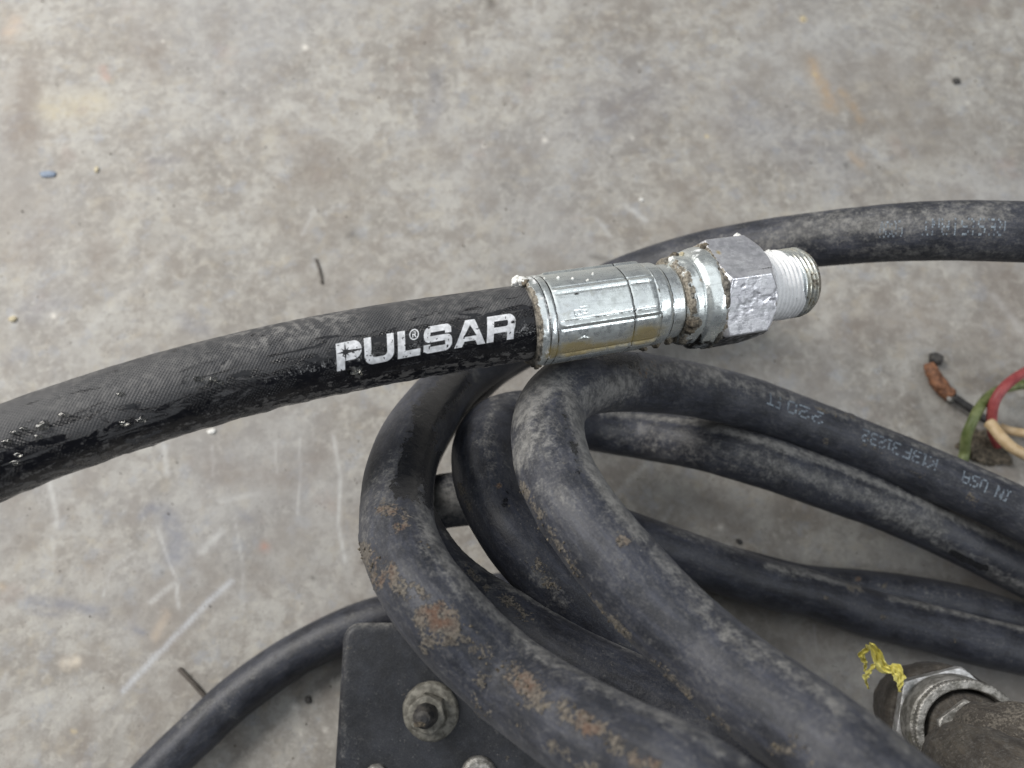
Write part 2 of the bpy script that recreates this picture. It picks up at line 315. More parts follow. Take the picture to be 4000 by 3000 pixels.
# ---------------------------------------------------------------- floor
def build_floor():
    xs = np.concatenate([np.linspace(-4, -.36, 14)[:-1], np.linspace(-.36, .36, 640), np.linspace(.36, 4, 14)[1:]])
    ys = np.concatenate([np.linspace(-4, -.10, 14)[:-1], np.linspace(-.10, .40, 460), np.linspace(.40, 4, 14)[1:]])
    X, Y = np.meshgrid(xs, ys, indexing='ij'); P = np.stack([X, Y, 0*X], -1)
    u, v, z = proj(P.reshape(-1, 3)); u = u.reshape(X.shape); v = v.reshape(X.shape)
    paint = np.zeros(X.shape+(4,))
    warp = (fbm(P, 90, 3)-.5)*60; warp2 = (fbm(P, 90, 9)-.5)*60
    def mark(pts, r, col, a, wig=.35, soft=1.6):
        du0 = u+warp*wig; dv0 = v+warp2*wig; m = np.zeros(X.shape); 
        for i in range(max(1, len(pts)-1)):
            p = pts[i]; q = pts[min(i+1, len(pts)-1)]; d = (q[0]-p[0], q[1]-p[1]); L = max(d[0]**2+d[1]**2, 1)
            k = np.clip(((du0-p[0])*d[0]+(dv0-p[1])*d[1])/L, 0, 1)
            m = np.maximum(m, np.exp(-(np.hypot(du0-p[0]-k*d[0], dv0-p[1]-k*d[1])/r)**2*soft))
        m = m*a*(z.reshape(X.shape) > .05)
        A = paint[..., 3]; n = m + A*(1-m)
        for c in range(3): paint[..., c] = np.where(n > 1e-4, (col[c]*m + paint[..., c]*A*(1-m))/np.maximum(n, 1e-4), col[c])
        paint[..., 3] = n
    W = (.46, .46, .455); BL = (.13, .145, .20); BR = (.17, .14, .12); OR = (.36, .25, .14); DK = (.06, .055, .05); YE = (.60, .48, .26)
    mark([(905, 2270), (820, 2345), (640, 2530), (480, 2700)], 13, (.48, .50, .54), .62, .12)
    for pts, r, a in (([(195, 1890), (215, 1980), (222, 2055)], 12, .6), ([(200, 2100), (210, 2180)], 9, .4), ([(640, 1745), (655, 1855)], 12, .6), ([(830, 1740), (832, 1860)], 8, .5),
                      ([(1070, 1730), (1085, 1850)], 7, .5), ([(1168, 1710), (1172, 1870), (1165, 2005)], 8, .55), ([(1305, 1700), (1328, 1850), (1318, 2050), (1345, 2190)], 10, .75),
                      ([(615, 2060), (660, 2190), (690, 2260), (700, 2370)], 9, .65), ([(590, 2355), (680, 2280)], 12, .6), ([(785, 2155), (868, 2080)], 18, .65),
                      ([(400, 2330), (430, 2230), (530, 2150)], 7, .45), ([(920, 2050), (950, 2200), (945, 2380)], 7, .4), ([(860, 1960), (1010, 1930)], 14, .4),
                      ([(0, 2690), (30, 2630)], 12, .5), ([(2440, 800), (2520, 862)], 13, .6), ([(2330, 860), (2385, 925)], 10, .5), ([(1180, 920), (1230, 820)], 10, .4),
                      ([(150, 100), (260, 85)], 7, .4), ([(880, 1440), (1000, 1330)], 10, .3), ([(1500, 1330), (1650, 1120)], 22, .3), ([(2560, 1650+450), (2620, 1560+420)], 9, .4),
                      ([(300, 1340), (680, 950)], 22, .25), ([(2410, 1930), (2540, 1790)], 8, .5), ([(3180, 2440), (3200, 2560)], 8, .5), ([(3880, 1150), (3990, 1290)], 20, .45),
                      ([(140, 560), (420, 530)], 8, .3), ([(480, 750), (620, 690)], 7, .3)):
        mark(pts, r, W, a, .25)
    for pts, r, a in (([(110, 2345), (380, 2385)], 26, .65), ([(130, 2400), (240, 2405)], 12, .5), ([(655, 2010), (700, 2090), (690, 2180)], 42, .6), ([(560, 2010), (620, 1985)], 16, .55),
                      ([(525, 2455), (550, 2462)], 16, .6), ([(930, 2010), (960, 2030)], 20, .3), ([(720, 1250), (790, 1290)], 40, .4), ([(240, 1180), (120, 1210)], 50, .35), ([(2300, 500), (2500, 350)], 170, .28),
                      ([(2900, 480), (3300, 640)], 120, .3), ([(600, 640), (690, 620)], 30, .35), ([(1720, 300), (1690, 480)], 40, .35), ([(0, 1400), (80, 1380)], 40, .3), ([(2100, 1700), (2250, 1500)], 60, .2)):
        mark(pts, r*1.15, BL, a*.72, 1.3)
    for pts, r, a in (([(820, 1830), (1100, 1880), (1250, 1780)], 75, .35), ([(100, 300), (60, 520)], 90, .45), ([(350, 2230), (420, 2150)], 60, .3), ([(60, 1000), (160, 900)], 80, .4),
                      ([(100, 480), (130, 540)], 50, .4), ([(400, 950), (380, 1060)], 60, .35), ([(1150, 560), (1250, 620)], 80, .3), ([(3900, 1000), (3950, 1300)], 120, .3), ([(3700, 2150), (3850, 2250)], 80, .35),
                      ([(600, 250), (560, 180)], 90, .3), ([(3300, 1300), (3600, 1250)], 110, .3), ([(2750, 1950), (2900, 2080)], 70, .35), ([(2800, 2650), (3300, 2480)], 120, .3), ([(1700, 100), (1660, 160)], 40, .35)):
        mark(pts, r, BR, a, .8)
    mark([(3170, 250), (3215, 330), (3250, 420)], 34, OR, .5, .9); mark([(3290, 360), (3370, 460)], 22, OR, .35, .8); mark([(3330, 600), (3370, 640)], 20, OR, .4, .8)
    mark([(1035, 2135)], 24, (.34, .2, .16), .7, .3); mark([(650, 2400), (600, 2480)], 26, (.44, .36, .28), .4, .6); mark([(250, 2590), (300, 2580)], 24, (.56, .50, .42), .7, .3); mark([(10, 2290)], 22, OR, .4)
    mark([(290, 2860)], 12, YE, .6, .2); mark([(2762, 532)], 9, YE, .9, .1); mark([(3140, 75)], 13, YE, .9, .2); mark([(3180, 290)], 12, YE, .4, .1)
    mark([(400, 270), (420, 300)], 20, (.40, .26, .22), .5, .4); mark([(200, 420), (380, 400)], 70, (.42, .37, .26), .4, .8); mark([(60, 90), (30, 130)], 40, (.45, .34, .25), .4)
    for (a1, b1, r, s) in ((1205, 2733, 15, .95), (3735, 315, 18, .9), (3308, 645, 22, .6), (1915, 12, 24, .7), (1375, 915, 30, .5), (2380, 745, 12, .6), (875, 365, 13, .6), (1710, 300, 14, .5),
                           (1415, 2200, 12, .6), (1220, 2260, 13, .6), (635, 2235, 10, .6), (880, 2215, 11, .4), (1365, 1955, 12, .5), (1240, 2120, 14, .4), (1595, 725, 10, .5), (1970, 725, 11, .5), (3460, 340, 9, .4),
                           (2890, 2117, 12, .7), (2010, 700, 10, .5), (2070, 290, 20, .4), (470, 1990, 8, .4), (1920, 2160, 10, .5), (3100, 500, 12, .4), (2010, 780, 8, .4)):
        mark([(a1, b1)], r, DK, s, .15)
    mark([(1236, 1015), (1250, 1060), (1258, 1105)], 8, DK, .8, .1); mark([(2310, 1000), (2400, 1030)], 14, DK, .5, .2)
    for (a1, b1, r) in ((2128, 545, 13), (2505, 780, 10), (826, 1686, 14), (52, 1245, 17), (208, 1232, 15), (635, 160, 8), (1190, 185, 13), (2815, 2060, 13), (2700, 2090, 12), (1150, 2760, 20), (1270, 2850, 10), (1172, 2865, 9), (3780, 400, 9), (1890, 570, 9), (2470, 540, 8), (3100, 720, 8)):
        mark([(a1, b1)], r, (.66, .63, .58), .85, .15)
    zd = (fbm(P, 60, 2)-.5)*.0010 * (np.abs(X) < .5) * (np.abs(Y-.15) < .5)
    P[..., 2] = zd
    o = mesh_obj('concrete_floor', P.reshape(-1, 3), grid_faces(len(xs), len(ys))[:, ::-1], M_floor, paint=paint.reshape(-1, 4)); o['kind'] = 'structure'
build_floor()
# ---------------------------------------------------------------- cables
def route(L, d, pre=(), post=()):
    P = [np.array(p) for p in pre]+[un(u, v, d*FPX/w_) for (u, v, w_) in L]+[np.array(p) for p in post]
    return spline(P, [d/2]*len(P))
def speck_part(T, n, parent, name, mat, mask, rmin, rmax, seed):           # loose grains stuck on the rubber
    rg = np.random.default_rng(seed); pr = (mask*T.front).ravel(); pr = np.where(pr > .25, pr, 0)
    if pr.sum() <= 0: return
    idx = rg.choice(len(pr), n, p=pr/pr.sum()); D = T.dir.reshape(-1, 3); P = T.P.reshape(-1, 3)+T.disp.reshape(-1)[:, None]*D
    base = np.array([(1, 0, 0), (-1, 0, 0), (0, 1, 0), (0, -1, 0), (0, 0, 1), (0, 0, -1)], float)
    tri = np.array([(0, 2, 4), (2, 1, 4), (1, 3, 4), (3, 0, 4), (2, 0, 5), (1, 2, 5), (3, 1, 5), (0, 3, 5)])
    V = []; F = []
    for k, i in enumerate(idx):
        r = rmin+(rmax-rmin)*rg.random()**2.5; q = base*r*(.6+.8*rg.random((6, 3)))*[1, 1, 1]
        V.append(P[i]+D[i]*r*.2+q); F.append(tri+6*k)
    o = mesh_obj(name, np.vstack(V), np.vstack(F), mat, parent, smooth=False); o['kind'] = 'stuff'
def cable(name, label, cat, group, data, mat, mud=(), rust=(), dust=(), wet=(), grains=0, post_fn=None, nphi=76):
    C, R, q = data; T = Tube(C, R, q, nphi)
    root = empty(name, (C[len(C)//2][0], C[len(C)//2][1], 0), label, cat, group)
    mm = T.spot(mud); rr = T.spot(rust); dd = T.spot(dust); ww = T.spot(wet)
    T.paint[..., 0] = mm*.88; T.paint[..., 1] = rr; T.paint[..., 2] = dd; T.paint[..., 3] = ww
    Q = T.P
    n1 = fbm(Q, 260, 5, 4)
    thr = sst(.42, .60, mm + (n1-.5)*2.3*(mm > .05))
    T.disp = (fbm(Q, 45, 1, 3)-.5)*.0006 + (n1-.5)*.00016 + thr*(.00006+.00020*vn(Q, 900, 3))*(mm > .05) + dd*(fbm(Q, 900, 8, 2)-.5)*.00035
    T.build('cable_jacket', mat, root)
    if grains and len(mud): speck_part(T, grains//2, root, 'dirt_grains', M_dirt, mm*thr, .00008, .0004, 5)
    if post_fn: post_fn(T, root)
    return T
CG = 'black rubber cables looped on the floor'
D = .017
# dot matrix characters, 5 x 7
FONT = {'I': '111 010 010 010 010 010 111', 'N': '10001 11001 11001 10101 10011 10011 10001', 'U': '10001 10001 10001 10001 10001 10001 01110', 'S': '01111 10000 10000 01110 00001 00001 11110',
        'A': '01110 10001 10001 11111 10001 10001 10001', 'K': '10001 10010 10100 11000 10100 10010 10001', '1': '010 110 010 010 010 010 111', '3': '11110 00001 00001 01110 00001 00001 11110',
        'F': '11111 10000 10000 11110 10000 10000 10000', '2': '01110 10001 00001 00110 01000 10000 11111', '0': '01110 10001 10001 10001 10001 10001 01110', 'T': '11111 00100 00100 00100 00100 00100 00100',
        'R': '11110 10001 10001 11110 10100 10010 10001', 'E': '11111 10000 10000 11110 10000 10000 11111', 'V': '10001 10001 10001 10001 01010 01010 00100', '6': '01110 10000 10000 11110 10001 10001 01110', ' ': '0000 0000 0000 0000 0000 0000 0000'}
def surf(T, s, phi, lift=0.0):                                             # a point on a tube
    i = np.clip(np.interp(s, T.q, np.arange(T.n)), 0, T.n-1); j = np.clip((phi+PI)/(2*PI)*(T.m-1), 0, T.m-1)
    a = np.clip(np.floor(i).astype(int), 0, T.n-2); b = np.clip(np.floor(j).astype(int), 0, T.m-2); fa = (i-a)[..., None]; fb = (j-b)[..., None]
    P = T.P+T.disp[..., None]*T.dir
    r = P[a, b]*(1-fa)*(1-fb)+P[a+1, b]*fa*(1-fb)+P[a, b+1]*(1-fa)*fb+P[a+1, b+1]*fa*fb
    d = T.dir[a, b]
    return r + lift*d
def s_at(T, u):                                                            # arc length where the facing side passes image column u
    j = (T.m-1)//2; uu = T.U[:, j]; e = int(np.argmax(uu < 2950)) or T.n; uu = uu[:e] if uu[0] > 4100 else uu; k = np.argsort(uu); return float(np.interp(u, uu[k], T.q[k]))
def dots(T, root, words, hgt, phi0, wear=.25, cols=None, name='printed_marking'):
    V = []; F = []; rg = np.random.default_rng(3)
    for (word, u_a, u_b) in words:                                        # the word runs from column u_a to column u_b (right to left: it is upside down)
        n = sum(len(FONT[c].split()[0])+1 for c in word)-1; sa, sb = s_at(T, u_a), s_at(T, u_b); x = 0
        for c in word:
            rows = FONT[c].split(); wd = len(rows[0])
            for r_, row in enumerate(rows):
                for k, ch in enumerate(row):
                    if ch == '1' and rg.random() > wear:
                        s0 = sa+(sb-sa)*(x+k)/n; s1 = sa+(sb-sa)*(x+k+.88)/n; ph = -(phi0+(r_-3.5)*hgt/7/T.R[0]); ph1 = ph-hgt/7*.85/T.R[0]
                        g = surf(T, np.array([s0, s1, s1, s0]), np.array([ph1, ph1, ph, ph]), .00010); F.append([len(V)+z for z in range(4)]); V.extend(g)
            x += wd+1
    o = mesh_obj(name, V, F, M_worn, root, smooth=False)
# grey-dusted cable behind the fitting that swings down into the front loop
A_pts = [(4500, 935, 240), (4200, 915, 238), (4000, 907, 234), (3702, 901, 228), (3450, 912, 222), (3196, 935, 213), (2950, 965, 203), (2689, 1016, 193), (2400, 1112, 184), (2200, 1225, 182),
         (2050, 1315, 188), (1900, 1400, 200), (1805, 1470, 210), (1722, 1555, 226), (1650, 1650, 245), (1592, 1760, 262), (1560, 1870, 274), (1550, 1975, 284), (1556, 2080, 298), (1587, 2180, 312),
         (1645, 2290, 328), (1727, 2398, 338), (1850, 2530, 340), (1992, 2657, 345), (2130, 2757, 362), (2270, 2845, 384), (2440, 2940, 405), (2700, 3080, 440)]
def a_print(T, root):
    dots(T, root, [('RESISTANT', 3925, 3600), ('600V', 3525, 3435)], .0048, math.radians(8), .40)
A_mud = [(1500, 1995, 1560, 2000, 34, .85), (1545, 2060, 1580, 2045, 30, .8), (1440, 2150, 1480, 2260, 40, .8), (1500, 2200, 1560, 2300, 40, .85), (1590, 2330, 1640, 2310, 30, .7), (1640, 2400, 1660, 2540, 26, .9),
         (1700, 2400, 1760, 2470, 62, 1.0), (1830, 2500, 1900, 2560, 38, .85), (1900, 2640, 1880, 2660, 34, .8), (1850, 2730, 1900, 2790, 26, .7), (2010, 2630, 2080, 2700, 62, 1.0), (2060, 2760, 2110, 2760, 34, .9), (2230, 2780, 2330, 2850, 52, .95),
         (2400, 2900, 2450, 2940, 50, .95), (2500, 2980, 2560, 3000, 45, .9), (2160, 2900, 2240, 2960, 30, .7), (2020, 2830, 2050, 2860, 24, .7), (2270, 2990, 2330, 3000, 30, .9), (1640, 2100, 1700, 2200, 30, .4)]
A_rust = [(1700, 2390, 1720, 2430, 45, 1), (1500, 2180, 1500, 2250, 34, .9), (1545, 2050, 1560, 2060, 30, .8), (2030, 2660, 2090, 2680, 40, .7), (2280, 2800, 2300, 2850, 40, .8), (2440, 2870, 2450, 2870, 25, 1), (1700, 2250, 1700, 2290, 22, .7), (1500, 1990, 1560, 1995, 20, .7), (2520, 2980, 2560, 3000, 40, .8)]
A_dust = [(3000, 960, 3200, 860, 70, .62), (3250, 880, 3480, 860, 60, .75), (3480, 870, 3900, 830, 60, .72), (3350, 1000, 3950, 990, 45, .55), (2600, 1000, 2900, 930, 45, .45), (1720, 1480, 1740, 1600, 26, .35), (1530, 1800, 1490, 1980, 60, .5),
          (1640, 1880, 1690, 2120, 45, .75), (1700, 2120, 1800, 2290, 55, .7), (1800, 2250, 2120, 2560, 46, .75), (2130, 2560, 2500, 2740, 44, .6), (2500, 2740, 2900, 2970, 40, .55), (1430, 2100, 1420, 1900, 26, .5), (1740, 1650, 1700, 1900, 30, .3), (1850, 1430, 1860, 1480, 18, .6)]
A_wet = [(1650, 1700, 1590, 1900, 60, 1.0), (1660, 1620, 1780, 1490, 60, .95), (1690, 1950, 1690, 1800, 46, .9)]
cable('power_cable', 'dusty black cable running behind the metal fitting and into the leftmost rust stained loop', 'cable', CG, route(A_pts, D, pre=[(.46, .24, .009), (.31, .20, .045)], post=[(.13, -.09, .165), (.22, -.11, .11), (.32, -.09, .03), (.5, -.05, .009)]),
      M_cab2, A_mud, A_rust, A_dust, A_wet, 500, a_print, 96)
C_pts = [(2850, 1135, 170), (2600, 1165, 171), (2400, 1200, 173), (2200, 1265, 177), (2060, 1335, 184), (1940, 1402, 190), (1850, 1470, 199), (1718, 1595, 208), (1628, 1745, 215), (1590, 1845, 222), (1572, 1943, 228), (1585, 2020, 236),
         (1632, 2125, 246), (1715, 2240, 254), (1845, 2352, 262), (1942, 2412, 268), (2070, 2494, 274), (2250, 2600, 282), (2435, 2688, 288), (2650, 2800, 296), (2850, 2905, 305), (3100, 3050, 315), (3300, 3180, 320)]
cable('power_cable', 'dark cable tucked just inside the leftmost loop, below the middle loop', 'cable', CG, route(C_pts, D, post=[(.17, -.09, .09), (.27, -.08, .04), (.42, -.05, .009)]), M_cab,
      [(1960, 2330, 2060, 2400, 30, .5), (1830, 2230, 1900, 2300, 24, .6)], [], [(1750, 2080, 2000, 2300, 22, .9), (2000, 2300, 2510, 2560, 12, .8), (1820, 2200, 1950, 2330, 34, .5), (1900, 1440, 1840, 1530, 22, .5)], [(1980, 1420, 1800, 1620, 26, .7)], 0)
D_pts = [(4500, 2270, 214), (4300, 2170, 210), (4000, 2016, 205), (3814, 1928, 202), (3633, 1850, 200), (3407, 1757, 198), (3200, 1675, 200), (3000, 1602, 203), (2923, 1575, 206), (2743, 1530, 212), (2560, 1500, 224), (2450, 1490, 236),
         (2350, 1488, 247), (2262, 1502, 258), (2195, 1540, 267), (2152, 1600, 274), (2138, 1682, 284), (2150, 1778, 296), (2182, 1872, 306), (2250, 1991, 320), (2330, 2099, 329), (2417, 2202, 336), (2525, 2322, 342), (2645, 2446, 350),
         (2765, 2552, 358), (2884, 2655, 372), (3000, 2742, 388), (3110, 2822, 402), (3320, 2990, 430), (3600, 3230, 465)]
def d_print(T, root):
    dots(T, root, [('IN USA', 3925, 3745), ('K13F', 3645, 3515), ('31232', 3500, 3355), ('220', 3205, 3065), ('FT', 3040, 2990)], .0042, math.radians(24), .15)
D_dust = [(2040, 1620, 2140, 1480, 60, .95), (2060, 1700, 2030, 1800, 50, .85), (2200, 1480, 2260, 1620, 50, .8), (2250, 1640, 2290, 1780, 34, 1.0), (2290, 1790, 2420, 1980, 34, 1.1), (2400, 1960, 2500, 2090, 40, .9), (2560, 2160, 2760, 2350, 34, .7),
          (2700, 2350, 2950, 2560, 40, .65), (2950, 2520, 3300, 2780, 44, .6), (2300, 1560, 2450, 1500, 62, .9), (2450, 1430, 2800, 1470, 44, .75), (2800, 1480, 3100, 1560, 30, .55), (2100, 1900, 2220, 1960, 50, .45), (2130, 1760, 2130, 1660, 60, .6), (3400, 2790, 3600, 2980, 30, .6),
          (3200, 1590, 3990, 1900, 12, .6), (2330, 2420, 2500, 2500, 30, .3)]
D_mud = [(2040, 1900, 2120, 2030, 24, .75), (2120, 2040, 2260, 2230, 30, .7), (2300, 2330, 2480, 2500, 24, .75), (2530, 2560, 2700, 2720, 22, .6), (2425, 2120, 2450, 2110, 26, .8), (3020, 2930, 3090, 2910, 55, .75), (2480, 1440, 2560, 1440, 40, .5), (2780, 2790, 2850, 2850, 22, .5),
         (3225, 1720, 3230, 1725, 14, .8), (3790, 1950, 3800, 1955, 24, .7), (3200, 1600, 3330, 1630, 14, .6), (3560, 1850, 3640, 1850, 20, .45), (3380, 1730, 3420, 1760, 30, .45)]
cable('power_cable', 'thick grey cable of the right hand front loop, its upper end printed IN USA', 'cable', CG, route(D_pts, D, pre=[(.46, -.01, .009), (.31, .005, .022)], post=[(.15, -.07, .13), (.23, -.08, .07), (.34, -.06, .02), (.5, -.04, .009)]), M_cab2, D_mud,
      [(2430, 2110, 2440, 2115, 16, .6), (2500, 1440, 2540, 1440, 30, .6)], D_dust, [(2200, 1620, 2260, 1800, 20, .5), (2380, 1400, 2480, 1410, 36, .7), (2260, 1830, 2360, 1990, 18, .35)], 350, d_print, 96)
B_pts = [(4500, 2520, 192), (4300, 2400, 190), (4000, 2232, 192), (3723, 2092, 194), (3542, 2010, 196), (3400, 1952, 198), (3200, 1880, 201), (2969, 1800, 206), (2743, 1737, 202), (2500, 1697, 190), (2300, 1662, 192), (2180, 1638, 200),
         (2060, 1630, 212), (1955, 1655, 222), (1897, 1712, 232), (1883, 1790, 240), (1896, 1880, 246), (1940, 1985, 252), (2002, 2085, 257), (2080, 2182, 260), (2170, 2278, 262), (2290, 2390, 262), (2450, 2520, 262), (2700, 2700, 262), (3000, 2900, 262), (3300, 3080, 262)]
cable('power_cable', 'dark cable of the middle loop, between the leftmost loop and the big grey loop', 'cable', CG, route(B_pts, D, pre=[(.46, -.06, .009), (.32, -.03, .0105)], post=[(.22, -.09, .06), (.34, -.07, .02), (.5, -.06, .009)]), M_cab,
      [(1800, 1900, 1840, 1990, 14, .7), (1940, 1905, 1950, 1900, 12, .8), (2100, 2200, 2160, 2300, 30, .6), (1990, 1980, 2010, 1990, 18, .4)], [(1942, 1900, 1946, 1905, 18, 1)],
      [(2450, 1700, 3100, 1850, 85, .40), (3100, 1850, 3600, 2030, 60, .40), (2350, 1610, 2750, 1650, 16, .8), (2750, 1650, 3250, 1810, 20, .95), (3250, 1810, 4000, 2140, 18, .9), (2400, 1700, 2600, 1740, 50, .35), (2900, 1780, 3200, 1870, 36, .7), (3200, 1880, 3650, 2030, 40, .65), (3450, 1990, 3650, 2080, 50, .7), (3640, 2100, 4000, 2300, 30, .6),
       (1900, 1650, 1940, 1600, 30, .5), (1900, 1720, 1920, 1760, 40, .5), (1860, 1850, 1960, 1800, 60, .3), (1930, 1560, 2040, 1550, 22, .5), (2100, 2250, 2200, 2350, 36, .5)], [(3720, 2160, 3850, 2220, 15, .9), (2380, 1660, 2480, 1680, 26, .35), (1960, 1980, 2000, 1900, 20, .5)], 60, None)
K_pts = [(4500, 2640, 190), (4300, 2600, 190), (4000, 2543, 190), (3814, 2503, 189), (3633, 2455, 187), (3407, 2400, 186), (3160, 2318, 188), (3015, 2286, 190), (2834, 2228, 192), (2653, 2165, 193), (2469, 2100, 195), (2250, 2030, 200), (2080, 1980, 205),
         (1900, 1950, 210), (1780, 1950, 212), (1660, 1980, 212), (1590, 2060, 214), (1590, 2180, 214), (1660, 2290, 212), (1800, 2370, 208), (2000, 2420, 206), (2300, 2530, 206), (2600, 2700, 206), (3000, 2900, 206), (3300, 3060, 206)]
cable('power_cable', 'clean dark cable on the floor, lowest long strand above the yellow tape scrap', 'cable', CG, route(K_pts, .0165, pre=[(.46, -.10, .0088), (.32, -.06, .0095)], post=[(.28, -.09, .02), (.4, -.07, .009), (.6, -.05, .009)]), M_cab,
      [(3230, 2335, 3236, 2336, 11, .8), (3448, 2410, 3452, 2412, 13, .9), (3730, 2498, 3732, 2500, 10, .8), (3310, 2290, 3370, 2305, 14, .6)], [], [(1700, 1960, 1860, 1950, 90, .95), (2620, 2070, 2900, 2150, 18, .5), (3000, 2215, 3150, 2240, 20, .75), (3150, 2240, 3360, 2300, 12, .8), (3480, 2335, 4000, 2455, 12, .8), (1760, 1870, 1840, 1860, 40, .5)], [], 20, None)
def floor_route(L, d, lift=0.0):
    P = [unh(u, v, d/2+.0006+(x[0] if x else 0)) for (u, v, *x) in L]; return spline(P, [d/2]*len(P))
N_pts = [(-100, 4000), (250, 3500), (430, 3230), (590, 3040), (779, 2856), (880, 2758), (989, 2671), (1120, 2580), (1265, 2500), (1400, 2440), (1530, 2400), (1700, 2360), (1850, 2335), (2000, 2318), (2200, 2290), (2400, 2230), (2640, 2175), (2900, 2230), (3136, 2286),
         (3316, 2305), (3542, 2330), (3769, 2372), (4000, 2440), (4300, 2550), (4500, 2620), (5400, 2980)]
cable('power_cable', 'thinner black cable curving over bare concrete at bottom left, behind the housing', 'cable', CG, floor_route(N_pts, .0150), M_cab, [(3352, 2262, 3354, 2265, 14, .9), (3455, 2285, 3460, 2283, 9, .8)], [(3352, 2262, 3354, 2264, 12, .8)],
      [(700, 2830, 1000, 2620, 20, .4), (1000, 2620, 1450, 2370, 16, .35), (850, 2730, 900, 2790, 30, .4), (3200, 2250, 3950, 2350, 30, .25)], [], 0, None)
# ---------------------------------------------------------------- hydraulic hose
HD = .018
def hp(u, v, w_): return un(u, v, HD*FPX/w_)
P0 = un(2062, 1258, .186); P1 = un(3140, 1098, .2085); AX = P1-P0; AL = float(np.linalg.norm(AX)); AX = AX/AL
H_ctrl = [np.array((-.35, -.12, .009)), np.array((-.27, -.09, .05)), hp(-700, 2140, 372), hp(-300, 1910, 364), hp(0, 1769, 354), hp(506, 1590, 343), hp(1044, 1440, 326), hp(1400, 1365, 315), hp(1742, 1306, 306), P0-AX*.004, P0+AX*.006]
C, R, q = spline(H_ctrl, [HD/2]*len(H_ctrl), .0006)
T = Tube(C, R, q, 150)
hose = empty('hydraulic_hose', (0, .05, 0), 'black hydraulic hose printed PULSAR with a silver threaded fitting, lying across the cable loops', 'hose')
cph = np.degrees(T.PH); su = T.U
edge = np.interp(np.interp(T.q, T.q, T.U[:, (T.m-1)//2]), [0, 300, 600, 900, 1250, 1500, 2060], [14, 4, -4, -2, 12, 16, 27])[:, None]
wet = .5 + (edge-cph)/38.0; wet = np.clip(wet, 0, 1.05)
left = sst(1300, 1000, T.U)                                               # left of the lettering the film is broken
wet = np.where(cph < edge, wet*(1-.30*left), wet)
wet = wet - .5*sst(65, 110, np.abs(cph+20))*.6
T.paint[..., 3] = np.clip(wet, 0, 1)
T.paint[..., 0] = np.clip(sst(-22, -55, cph)*.62*sst(-150, -100, cph) + T.spot([(1380, 1440, 1390, 1450, 14, .9), (140, 1722, 142, 1726, 12, .9)]), 0, 1)
T.paint[..., 2] = np.clip(T.spot([(950, 1330, 1350, 1240, 60, .75), (850, 1370, 1000, 1330, 40, .5), (1600, 1220, 1950, 1180, 60, .35), (200, 1600, 800, 1400, 60, .3), (790, 1500, 900, 1400, 20, .6)]) + .3*sst(50, 80, cph), 0, 1)
T.disp = (fbm(T.P, 40, 4, 3)-.5)*.0005 + sst(-40, -70, cph)*(fbm(T.P, 320, 6, 3)-.5)*.0007 + (fbm(T.P, 500, 6, 2)-.5)*.00012
HT = T; T.build('hose_tube', M_hose, hose)
